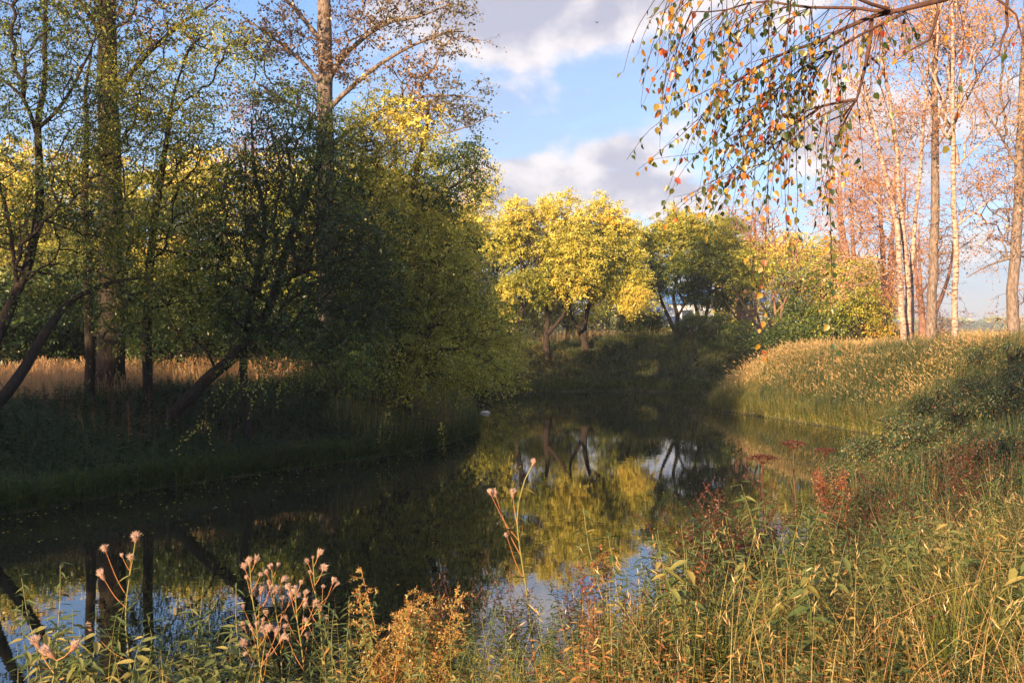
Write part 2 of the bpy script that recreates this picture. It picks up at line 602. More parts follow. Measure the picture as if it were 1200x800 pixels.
def make_tree(name, label, cat, trunks, blobs, n=500, bark=None, leaf=None, strands=3, per=9, ls=0.09, lw=0.5, slen=0.55, droop=0.35,
              rtip=0.006, group=None, vj=0.16, bf=0.35, spread=1.0, foliage_name='crown', minz=0.25, gap=0.0, twigs=False, rpow=0.42, near=False, thick=1.0, htint=0.0):
    """trunks: lists of (px,py,D,r) rows; blobs: (x,y,z, rx,ry,rz, tint[,weight]) in metres"""
    tb, lb = Buf(), Buf()
    paths = []
    for tr in trunks:
        rows = [np.append(P(a, b_, c), r) if not isinstance(a, tuple) else np.array([*a, b_]) for (a, b_, c, r) in tr]
        paths.append(resample(rows, 0.3))
    origin = paths[0][0][:3].copy()
    seeds, spath = [], []
    for pth in paths:
        if big0(pth) :
            d0 = pth[0, :3] - pth[1, :3]
            d0 = d0 / np.linalg.norm(d0)
            p1_ = pth[0, :3] + d0 * np.array([.25, .25, .3])
            gz = float(H([p1_[0]], [p1_[1]])[0]) - .45
            p2_ = np.array([p1_[0] + d0[0] * .12, p1_[1] + d0[1] * .12, min(gz, p1_[2] - .3)])
            ext = resample(np.vstack([np.append(p2_, pth[0, 3] * 1.25), np.append(p1_, pth[0, 3] * 1.08), pth[0]]), .3)[:-1]
            pth = np.vstack([ext, pth])
        k = len(pth)
        wob = np.cumsum(RNG.normal(size=(k, 3)) * 0.012, 0)
        wob -= wob[:1]
        pth[:, :3] += wob
        R = np.maximum(pth[:, 3], 0.006) * thick
        big = R.max() > 0.12
        if big and np.allclose(pth[0, :3], origin, atol=0.8):
            R[0] *= 1.35
            if k > 2: R[1] *= 1.12
        tube(tb, pth[:, :3], R, 14 if big else 7, rough=0.08 if big else 0.0)
        L = np.concatenate([[0], np.cumsum(np.linalg.norm(np.diff(pth[:, :3], axis=0), axis=1))])
        s0 = np.linalg.norm(pth[0, :3] - origin)
        keep = L > (L[-1] * 0.22 if s0 < 1.0 else 0)
        seeds.append(pth[keep][:, :3])
        spath.append(L[keep] + s0)
    seeds = np.vstack(seeds)
    spath = np.concatenate(spath)
    pts, bv = blob_points(blobs, n)
    gh = H(pts[:, 0], pts[:, 1])
    ok = pts[:, 2] > np.maximum(gh, 0) + minz
    pts, bv = pts[ok], bv[ok]
    if gap > 0:
        ok = snoise(pts + 31.7, 1.6) > -1 + gap
        pts, bv = pts[ok], bv[ok]
    nodes, par, order = grow(seeds, spath, pts, bf)
    ns = len(seeds)
    cnt = np.ones(len(nodes))
    for g in reversed(order):
        if par[g] >= ns:
            cnt[par[g]] += cnt[g]
    r = rtip * cnt ** rpow * thick
    g = np.arange(ns, len(nodes))
    p0, p1 = nodes[par[g]], nodes[g]
    # bow every edge a little so limbs do not run dead straight
    mid = (p0 + p1) / 2 + RNG.normal(size=p0.shape) * np.linalg.norm(p1 - p0, axis=1)[:, None] * 0.09
    rp = np.where(par[g] >= ns, np.minimum(r[par[g]], r[g] * 1.35), r[g] * 1.35)
    rm = (rp + r[g]) / 2
    fat = r[g] > 0.02
    for sel, sd in ((fat, 6), (~fat, 3)):
        frusta(tb, p0[sel], mid[sel], rp[sel], rm[sel], sd)
        frusta(tb, mid[sel], p1[sel], rm[sel], r[g][sel], sd)
    # foliage
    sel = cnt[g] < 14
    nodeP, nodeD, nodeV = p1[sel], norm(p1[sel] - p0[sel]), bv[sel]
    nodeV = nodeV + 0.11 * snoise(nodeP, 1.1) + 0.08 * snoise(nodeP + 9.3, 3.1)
    if htint:
        nodeV = nodeV + htint * (nodeP[:, 2] - nodeP[:, 2].mean())  # tint value rises with height in the crown
    M = len(nodeP) * strands
    sp = np.repeat(nodeP, strands, 0)
    sdv = norm(np.repeat(nodeD, strands, 0) * 0.7 + rnd3(M) * spread * np.array([1, 1, .38]) + np.array([0, 0, -droop * 0.35]))
    sv = np.repeat(nodeV, strands) + RNG.normal(size=M) * vj * 0.4
    sl = slen * (0.5 + RNG.random(M))
    t = (np.arange(per) + 0.6) / per
    pos = sp[:, None] + sdv[:, None] * (t[None, :, None] * sl[:, None, None])
    pos[..., 2] -= droop * (t ** 2)[None] * sl[:, None]
    pos += RNG.normal(size=pos.shape) * ls * 0.35
    tan = np.repeat(sdv[:, None], per, 1)
    tan = tan.reshape(-1, 3)
    latr = norm(np.cross(tan, rnd3(len(tan))))
    d = norm(latr * 0.9 + tan * 0.5 + np.array([0, 0, -droop * 1.1]))
    sn = np.repeat(rnd3(M) * .9, per, 0)
    nr = norm(sn + rnd3(len(tan)) * .5 + np.array([-0.30, -0.35, 0.55]))
    k = len(tan)
    size = ls * (0.6 + 0.8 * RNG.random(k))
    v = np.clip(np.repeat(sv, per) + RNG.normal(size=k) * vj * 0.5, 0, 1)
    pos = pos.reshape(-1, 3)
    okz = pos[:, 2] > 0.06
    leaves(lb, pos[okz], d[okz], nr[okz], size[okz], size[okz] * lw, v[okz], near)
    if twigs:
        e = sp + sdv * sl[:, None]
        e[:, 2] -= droop * sl
        m_ = sp + sdv * sl[:, None] * .5
        m_[:, 2] -= droop * .25 * sl
        rr = np.full(M, rtip * 0.6)
        frusta(tb, sp, m_, rr, rr * .8, 3)
        frusta(tb, m_, e, rr * .8, rr * .4, 3)
    root = empty(name, origin)
    tag(root, label, cat, group)
    tb.build('trunk', bark or BARK_DARK, root, origin, smooth=True)
    if lb.n:
        lb.build(foliage_name, leaf or LEAF, root, origin)
    return root


def copy_tree(o, parent=None):
    c = o.copy()
    C.objects.link(c)
    c.parent = parent
    for ch in [x for x in o.children if x.name != c.name]:
        copy_tree(ch, c)
    return c


def PB(px, py, D, rpx, v, ry=None, w=1.0, deep=1.0, dd=0.0):
    """crown lobe from its place in the view at distance D"""
    p = P(px, py, D + dd)
    s = (D + dd + SETBACK) / FPX
    rz = (ry or rpx) * s
    return (p[0], p[1], p[2], rpx * s, 0.5 * (rpx + (ry or rpx)) * s * deep, rz, v, w)


# --- left bank
SETBACK = 3.4
make_tree('box_elder', 'crooked dark tree with two leaning stems over the tall grass at far left', 'tree',
          [[(-14, 484, 17.4, .13), (8, 462, 17.4, .12), (30, 432, 17.5, .11), (50, 398, 17.6, .095), (76, 364, 17.8, .075), (96, 350, 18, .06), (132, 336, 18.3, .04), (170, 330, 18.6, .02)],
           [(-30, 500, 17.2, .13), (-12, 420, 17.5, .12), (8, 368, 17.6, .11), (38, 292, 17.8, .095), (47, 225, 18, .085), (45, 150, 18, .07), (54, 94, 18.1, .055), (56, 19, 18.2, .04), (60, -60, 18.3, .02)],
           [(45, 160, 18, .05), (28, 115, 17.8, .035), (0, 92, 17.5, .025), (-30, 70, 17.3, .015)],
           [(47, 150, 18, .045), (75, 120, 17.9, .035), (105, 66, 17.8, .02), (118, 20, 17.6, .01)],
           [(20, 330, 17.6, .045), (10, 260, 17.3, .035), (-5, 190, 17, .02)]],
          [PB(40, 60, 18, 60, .36, 60), PB(-10, 130, 17.5, 50, .34, 60), PB(90, 130, 18, 50, .38, 60), PB(50, 230, 17.6, 60, .34, 50), PB(-20, 260, 17.5, 50, .36),
           PB(110, 250, 18.2, 45, .36), PB(70, 330, 18, 60, .33, 40), PB(140, 330, 18.4, 50, .33, 40), PB(20, -40, 18, 70, .36), PB(110, 20, 18, 50, .42), PB(0, 400, 17.5, 35, .3, 25, .4)],
          n=900, strands=4, per=10, ls=.068, gap=.4, droop=.45, twigs=True, rtip=.005)

SETBACK = 0.0
make_tree('poplar', 'massive dark poplar trunk in the tall red grass on the left bank', 'tree',
          [[(126, 466, 25.1, .41), (130, 400, 25.1, .33), (133, 300, 25.2, .30), (131, 150, 25.2, .26), (131, 0, 25.2, .20), (134, -140, 25.2, .12), (136, -260, 25.2, .05)],
           [(132, 120, 25.2, .09), (165, 75, 25.0, .07), (205, 35, 24.6, .05), (240, 10, 24.4, .03), (290, -30, 24.2, .02)],
           [(132, 60, 25.2, .08), (100, 10, 24.8, .05), (60, -50, 24.6, .03)]],
          [PB(150, 20, 25.1, 60, .55, 50), PB(210, 30, 24.6, 45, .5, 35), PB(190, -60, 25.1, 80, .5, 60), PB(90, -70, 25.1, 70, .5, 60), PB(130, -180, 25.1, 70, .5, 60), PB(130, -270, 25.1, 50, .5, 50), PB(150, 120, 24.6, 45, .35, 40), PB(260, -20, 24.4, 40, .6, 30)],
          n=620, bark=BARK_DARK, leaf=DRYLEAF, strands=2, per=8, ls=.085, lw=.75, gap=.2, droop=.2, twigs=True)

SETBACK = 3.4
make_tree('box_elder', 'tall olive green tree filling the gap between the two poplars on the left bank', 'tree',
          [[(103, 452, 20.5, .12), (100, 330, 20.5, .1), (97, 210, 20.5, .08), (101, 160, 20.4, .06), (98, 110, 20.4, .04), (105, 60, 20.4, .02)],
           [(172, 468, 20.8, .12), (176, 380, 20.7, .11), (182, 290, 20.5, .09), (196, 200, 20.4, .07), (205, 130, 20.2, .04), (220, 70, 20, .02)]],
          [PB(170, 160, 20.2, 60, .50, 50), PB(215, 110, 20, 50, .52, 45), PB(240, 190, 20, 50, .46, 50), PB(150, 90, 20.3, 45, .55, 40), PB(180, 250, 20, 60, .44, 45), PB(130, 290, 20.3, 50, .42, 40),
           PB(220, 320, 20, 50, .42, 45), PB(110, 190, 20.3, 40, .46, 45), PB(160, 370, 20.3, 50, .38, 35), PB(270, 60, 20.2, 35, .42, 30), PB(230, 30, 20.2, 35, .45, 30)],
          n=1000, strands=4, per=11, ls=.068, gap=.35, droop=.5)

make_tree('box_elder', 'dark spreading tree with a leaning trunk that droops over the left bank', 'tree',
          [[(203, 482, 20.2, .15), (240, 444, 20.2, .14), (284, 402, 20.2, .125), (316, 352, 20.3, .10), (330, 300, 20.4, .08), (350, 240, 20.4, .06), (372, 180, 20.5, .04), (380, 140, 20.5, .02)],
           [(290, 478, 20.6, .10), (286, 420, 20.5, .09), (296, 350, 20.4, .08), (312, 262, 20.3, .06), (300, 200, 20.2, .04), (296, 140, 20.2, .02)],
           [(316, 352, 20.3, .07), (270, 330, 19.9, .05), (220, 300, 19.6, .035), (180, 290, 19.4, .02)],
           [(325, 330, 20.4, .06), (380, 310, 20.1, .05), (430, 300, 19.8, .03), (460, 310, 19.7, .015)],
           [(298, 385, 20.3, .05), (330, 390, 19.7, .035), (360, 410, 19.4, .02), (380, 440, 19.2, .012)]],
          [PB(330, 190, 20.4, 65, .08, 50), PB(300, 250, 20, 60, .04, 50), PB(365, 290, 20.2, 75, .0, 60, 1.3), PB(285, 330, 19.8, 60, .10, 45), PB(400, 360, 20, 60, .02, 40), PB(340, 130, 20.5, 45, .22, 30),  # lowest core tints put the crown's shade into the leaf colour
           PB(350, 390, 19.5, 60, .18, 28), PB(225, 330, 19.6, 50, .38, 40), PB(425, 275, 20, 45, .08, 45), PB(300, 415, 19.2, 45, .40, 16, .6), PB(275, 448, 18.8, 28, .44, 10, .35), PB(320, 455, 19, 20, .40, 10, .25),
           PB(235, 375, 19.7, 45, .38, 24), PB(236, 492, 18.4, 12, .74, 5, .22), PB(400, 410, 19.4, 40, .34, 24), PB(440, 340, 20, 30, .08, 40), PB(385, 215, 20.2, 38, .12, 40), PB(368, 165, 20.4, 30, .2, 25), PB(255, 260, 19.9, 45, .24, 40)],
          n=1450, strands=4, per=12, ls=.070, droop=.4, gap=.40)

SETBACK = 0.0
make_tree('poplar', 'tall pale trunked poplar with thin brown leaves high above the left bank', 'tree',
          [[(386, 478, 30, .30), (385, 380, 30, .28), (384, 250, 30, .255), (385, 140, 30, .23), (386, 40, 30, .20), (389, -70, 30, .14), (392, -190, 30, .07), (394, -250, 30, .03)],
           [(385, 95, 30, .10), (410, 60, 29.7, .08), (450, 30, 29.4, .06), (490, 20, 29.2, .04), (530, 5, 29, .025)],
           [(385, 130, 30, .08), (420, 95, 29.7, .07), (470, 60, 29.5, .05), (520, 42, 29.4, .035), (548, 38, 29.3, .015)],
           [(384, 175, 30, .07), (430, 140, 29.6, .055), (480, 115, 29.3, .04), (530, 110, 29, .025), (566, 112, 28.8, .01)],
           [(384, 190, 30, .06), (440, 200, 29.4, .05), (490, 165, 29, .03), (540, 150, 28.8, .02), (572, 135, 28.7, .01)],
           [(385, 110, 30, .08), (350, 70, 30, .06), (310, 40, 30, .04), (280, 20, 30, .02)],
           [(386, 60, 30, .08), (345, 10, 30, .06), (300, -30, 30, .04)],
           [(385, 150, 30, .06), (340, 120, 30.2, .04), (290, 118, 30.4, .02)],
           [(387, 0, 30, .07), (430, -50, 30, .05), (470, -90, 30, .03)]],
          [PB(430, 25, 29.6, 45, .55, 30), PB(490, 15, 29.3, 45, .5, 22), PB(520, 48, 29.3, 38, .5, 18), PB(480, 90, 29.3, 45, .62, 25), PB(540, 115, 29, 32, .35, 18), PB(550, 140, 28.9, 26, .25, 14), PB(500, 130, 29.2, 40, .6, 20),
           PB(345, 40, 30, 40, .6, 30), PB(300, 50, 30.2, 40, .55, 30), PB(300, 115, 30.3, 40, .55, 22), PB(350, 110, 30.2, 30, .5, 25), PB(400, 75, 29.8, 25, .6, 30),
           PB(440, -60, 30, 60, .5, 50), PB(350, -60, 30, 60, .5, 50), PB(390, -150, 30, 60, .5, 50), PB(392, -240, 30, 40, .5, 40), PB(430, 170, 29.5, 40, .55, 22), PB(540, 5, 29.2, 25, .4, 15)],
          n=1250, bark=BARK_POPLAR, leaf=DRYLEAF, strands=3, per=7, ls=.08, lw=.75, gap=.2, droop=.1, twigs=True, rtip=.007, slen=.5)

make_tree('box_elder', 'yellow and green tree behind the pale trunked poplar, its top dark against the sky', 'tree',
          [[(470, 474, 29, .16), (468, 400, 29, .14), (474, 300, 29, .12), (486, 220, 29, .09), (500, 160, 28.8, .06), (505, 120, 28.6, .03)],
           [(474, 300, 29, .08), (500, 250, 28.7, .06), (530, 220, 28.3, .04), (560, 200, 28, .02)],
           [(472, 330, 29, .07), (440, 260, 29, .05), (425, 200, 29, .035), (440, 140, 29, .02)],
           [(474, 300, 29, .06), (510, 290, 28.6, .04), (545, 285, 28.3, .02)]],
          [PB(480, 150, 28.8, 40, .74, 30), PB(450, 130, 29, 30, .6, 25), PB(505, 190, 28.5, 35, .5, 28), PB(545, 195, 28.2, 28, .12, 22), PB(520, 225, 28.3, 35, .2, 22), PB(550, 170, 28.2, 15, .15, 10), PB(480, 240, 28.6, 45, .66, 32), PB(440, 200, 29, 40, .5, 35),
           PB(500, 290, 28.5, 50, .72, 35), PB(450, 290, 28.8, 40, .6, 35), PB(530, 265, 28.4, 28, .7, 22), PB(415, 160, 29, 30, .42, 30), PB(540, 310, 28.3, 25, .7, 20), PB(410, 230, 28.8, 35, .35, 30)],
          n=1200, strands=4, per=11, ls=.075, gap=.3, droop=.35)

SETBACK = 2.4
make_tree('box_elder', 'olive tree with yellow drooping boughs that reach down to the water at the river bend', 'tree',
          [[(440, 500, 26.2, .14), (452, 450, 26.2, .12), (470, 400, 26.2, .10), (490, 350, 26.2, .07), (500, 310, 26.2, .04)],
           [(470, 400, 26.2, .06), (510, 350, 26.6, .05), (550, 340, 27, .035), (575, 360, 27.4, .02)],
           [(455, 445, 26.2, .06), (500, 415, 25.8, .05), (540, 410, 25.6, .035), (565, 425, 25.4, .015)],
           [(470, 400, 26.2, .06), (440, 360, 25.8, .045), (410, 350, 25.4, .03), (385, 370, 25, .015)],
           [(452, 450, 26.2, .05), (470, 470, 25, .03), (485, 490, 24.4, .015)]],
          [PB(470, 350, 26.2, 55, .48, 40), PB(520, 370, 26.4, 55, .54, 38), PB(560, 385, 26.8, 45, .58, 35), PB(430, 390, 25.8, 50, .45, 40), PB(490, 420, 25.8, 55, .52, 32), PB(545, 430, 25.6, 45, .56, 25),
           PB(440, 440, 25, 40, .46, 18, .7), PB(420, 330, 26, 40, .34, 35), PB(505, 448, 25.2, 35, .50, 16, .7), PB(465, 478, 24.4, 20, .6, 9, .3), PB(510, 496, 24.2, 8, .68, 7, .25), PB(450, 490, 24.2, 12, .62, 8, .25), PB(380, 415, 25, 40, .40, 22),
           PB(520, 330, 26.5, 35, .5, 25), PB(590, 400, 27, 20, .55, 25, .6)],
          n=1400, strands=4, per=11, ls=.072, droop=.45, gap=.38)

SETBACK = 0.0
# --- shrubs on the bank at the bend, lit yellow
make_tree('yellow_shrub', 'low yellow bush leaning over the water below the far dark trunks', 'shrub',
          [[(560, 458, 49.5, .05), (575, 440, 49.3, .04), (590, 425, 49, .02)], [(555, 458, 49.5, .05), (560, 420, 49.5, .03), (570, 395, 49.4, .02)], [(570, 458, 49.4, .04), (600, 445, 48.8, .02)]],
          [PB(590, 440, 48.8, 25, .62, 16), PB(575, 415, 49.2, 30, .52, 20), PB(600, 425, 49, 14, .6, 12), PB(550, 400, 49.5, 30, .5, 25), PB(545, 435, 49.5, 25, .45, 20), PB(572, 385, 49.5, 22, .52, 18), PB(612, 450, 48.6, 8, .6, 6)],
          n=420, strands=3, per=8, ls=.11, droop=.3, foliage_name='foliage', minz=.05)

# --- far bank, three lit yellow trees
YD = 57.5
make_tree('yellow_maple', 'slim dark stemmed tree, leftmost of the three yellow trees on the far bank', 'tree',
          [[(606, 413, 54.5, .15), (607, 390, 54.5, .14), (611, 366, 54.5, .12), (610, 330, 54.5, .08), (612, 295, 54.5, .05), (610, 262, 54.5, .02)], [(611, 366, 54.5, .08), (622, 345, 54.3, .06), (628, 318, 54.2, .03)], [(611, 372, 54.5, .05), (596, 358, 54.2, .03), (588, 345, 54, .02)]],
          [PB(600, 240, 55, 8, .7, 12, .5), PB(618, 244, 55, 8, .62, 12, .5), PB(607, 258, 55, 24, .7, 18), PB(595, 285, 55, 24, .62, 20), PB(620, 290, 55, 24, .6, 20), PB(612, 315, 54.5, 24, .5, 18), PB(590, 350, 54, 13, .72, 18), PB(600, 335, 54, 16, .55, 14), PB(628, 335, 54, 14, .42, 12)],
          n=700, strands=5, per=13, ls=.105, gap=.52, slen=.5, spread=.8, bf=.3)
make_tree('yellow_maple', 'golden domed tree on a forked trunk, middle of the three yellow trees', 'tree',
          [[(640, 408, 56, .20), (640, 390, 56, .17), (642, 370, 56, .12), (638, 345, 56, .09), (645, 310, 56, .06), (650, 270, 56, .03)], [(640, 392, 56, .13), (650, 382, 55.8, .11), (662, 366, 55.6, .09), (670, 340, 55.6, .06), (672, 300, 55.6, .03)]],
          [PB(642, 240, 56, 9, .7, 14, .5), PB(664, 234, 56, 9, .72, 12, .5), PB(650, 258, 56, 30, .74, 22), PB(672, 250, 57, 28, .76, 18), PB(645, 290, 55.5, 32, .64, 25), PB(675, 290, 55.5, 32, .62, 25), PB(662, 322, 54.8, 30, .7, 20), PB(640, 325, 55, 24, .42, 16), PB(665, 338, 54.6, 16, .74, 12), PB(632, 345, 55, 12, .4, 10), PB(690, 310, 55.5, 20, .45, 20)],
          n=1100, strands=5, per=13, ls=.105, gap=.52, slen=.5, spread=.8, bf=.3)
make_tree('yellow_maple', 'broad bright yellow tree with a split trunk, rightmost of the three yellow trees', 'tree',
          [[(685, 401, 58, .20), (681, 390, 58, .14), (674, 377, 58, .11), (668, 360, 58, .07), (672, 320, 58, .04)], [(685, 399, 58, .17), (686, 380, 58, .14), (691, 355, 58, .11), (700, 325, 58, .07), (705, 280, 58, .03)], [(690, 360, 58, .07), (715, 345, 57.5, .05), (738, 345, 57, .02)]],
          [PB(702, 238, 58, 9, .7, 13, .5), PB(722, 250, 58, 8, .62, 12, .5), PB(742, 275, 58, 10, .6, 14, .5), PB(700, 258, 58, 30, .72, 20), PB(722, 272, 58, 26, .66, 20), PB(695, 290, 57.5, 32, .6, 22), PB(730, 300, 57.5, 26, .56, 22), PB(705, 325, 57, 32, .5, 22), PB(742, 348, 56.4, 18, .76, 18), PB(725, 335, 57, 22, .6, 14), PB(695, 335, 57, 18, .42, 12), PB(748, 325, 57.5, 16, .6, 16), PB(688, 335, 56.6, 16, .74, 14)],
          n=1200, strands=5, per=13, ls=.105, gap=.52, slen=.5, spread=.8, bf=.3)
# --- far bank, olive pair with dark trunks
make_tree('olive_maple', 'olive crowned tree with three dark stems beside the white wall', 'tree',
          [[(793, 396, 60, .16), (786, 378, 60, .12), (776, 355, 60, .09), (768, 325, 60, .05)], [(794, 396, 60, .15), (793, 370, 60, .12), (789, 345, 60, .09), (800, 300, 60, .05), (802, 265, 60, .02)], [(794, 372, 60, .08), (806, 345, 60, .05), (812, 315, 60, .03)]],
          [PB(790, 250, 60, 9, .6, 12, .5), PB(815, 262, 60, 10, .55, 14, .5), PB(768, 268, 60, 8, .5, 12, .5), PB(775, 285, 60, 26, .56, 22), PB(798, 272, 60, 30, .64, 20), PB(785, 315, 59.5, 30, .40, 20), PB(815, 300, 60, 28, .50, 24), PB(770, 330, 60, 20, .24, 14), PB(808, 335, 59.5, 22, .14, 14), PB(800, 262, 60, 20, .62, 12)],  # lighter tint of the top lobes stands for sunlight on them
          n=1000, strands=5, per=13, ls=.105, gap=.52, slen=.5, spread=.8)
make_tree('olive_maple', 'dark bushy tree with many splayed stems in front of the white wall', 'tree',
          [[(822, 390, 61, .16), (818, 370, 61, .12), (813, 345, 61, .09), (815, 300, 61, .04)], [(823, 390, 61, .13), (828, 365, 61, .10), (832, 335, 61, .07), (838, 290, 61, .03)], [(824, 388, 61, .10), (840, 370, 61, .08), (846, 340, 61, .05), (855, 300, 61, .02)], [(845, 386, 61, .07), (838, 360, 61, .06), (826, 330, 61, .03)]],
          [PB(838, 280, 61, 30, .64, 20), PB(860, 300, 61, 26, .58, 20), PB(830, 315, 60.5, 30, .38, 20), PB(858, 330, 60.5, 24, .42, 16), PB(880, 320, 61, 20, .58, 18), PB(822, 345, 60.5, 22, .12, 12), PB(850, 262, 61.5, 18, .62, 10), PB(848, 350, 60.5, 22, .14, 10)],  # upper lobes again tinted lighter, as lit from above
          n=1100, strands=5, per=13, ls=.105, gap=.52, slen=.5, spread=.8)
make_tree('leaning_thicket_tree', 'bare leaning stems in a fan above the undercut bank, near the blue roof window', 'tree',
          [[(890, 386, 56, .08), (874, 362, 56, .065), (858, 335, 56, .045), (845, 305, 56, .02)], [(892, 386, 56, .08), (886, 360, 56, .06), (880, 335, 56, .04), (884, 300, 56, .02)], [(880, 386, 56, .06), (862, 370, 56, .045), (850, 352, 56, .02)], [(905, 388, 56, .08), (900, 366, 56, .07), (892, 350, 56, .04), (895, 310, 56, .02)]],
          [PB(850, 310, 56, 18, .4, 14), PB(885, 300, 56, 20, .5, 14), PB(905, 312, 56, 20, .55, 14), PB(868, 330, 56, 18, .4, 10)],
          n=170, strands=2, per=6, ls=.12, slen=.5, gap=.2)
make_tree('bare_tree', 'slender tree with reddish upright bare branches right of the leaning stems', 'tree',
          [[(905, 390, 58, .10), (908, 365, 58, .08), (904, 340, 58, .05), (908, 300, 58, .03), (905, 270, 58, .015)], [(914, 390, 58, .09), (916, 362, 58, .07), (926, 335, 58, .05), (936, 300, 58, .02)], [(908, 368, 58, .05), (922, 350, 58, .04), (932, 325, 58, .02)]],
          [PB(905, 285, 58, 30, .8, 30), PB(930, 300, 58, 25, .8, 28), PB(885, 260, 58, 28, .5, 22), PB(915, 330, 58, 20, .8, 18)],
          n=360, bark=BARK_PINK, leaf=PINKLEAF, strands=1, per=3, ls=.12, slen=.5, twigs=True, rtip=.012)

# --- bushes right of centre, behind the grassy point
for (lab, px, py, D, blobs, nn) in (
        ('round yellow green bush behind the grassy point, beside the bare reddish tree', 945, 398, 50, [(940, 340, 28, .34, 30), (960, 320, 24, .46, 22), (925, 370, 24, .3, 18), (960, 370, 28, .26, 20), (975, 345, 22, .40, 22)], 480),
        ('pale yellow bush with an orange edge just left of the birch trunks', 1000, 400, 46, [(1000, 345, 24, .50, 28), (985, 370, 22, .32, 18), (1018, 370, 20, .5, 16), (1005, 318, 20, .56, 16), (1028, 385, 16, .9, 10)], 400),
        ('low dark green bush on the bank edge between the bare tree and the yellow bush', 935, 402, 47, [(930, 390, 26, .18, 12), (960, 388, 24, .22, 12), (905, 394, 18, .16, 10)], 240)):
    make_tree('riverside_bush', lab, 'bush', [[(px, py, D, .07), (px - 4, py - 22, D, .05), (px - 8, py - 55, D, .02)], [(px + 3, py, D, .06), (px + 12, py - 25, D, .04), (px + 18, py - 50, D, .02)]] if nn > 300 else [[(px, py, D, .05), (px - 4, py - 8, D, .03)], [(px + 3, py, D, .04), (px + 12, py - 8, D, .02)]],
              [PB(a, b_, D, r, v, ry) for a, b_, r, v, ry in blobs], n=nn, strands=3, per=8, ls=.105, foliage_name='foliage', minz=.1, gap=.45)

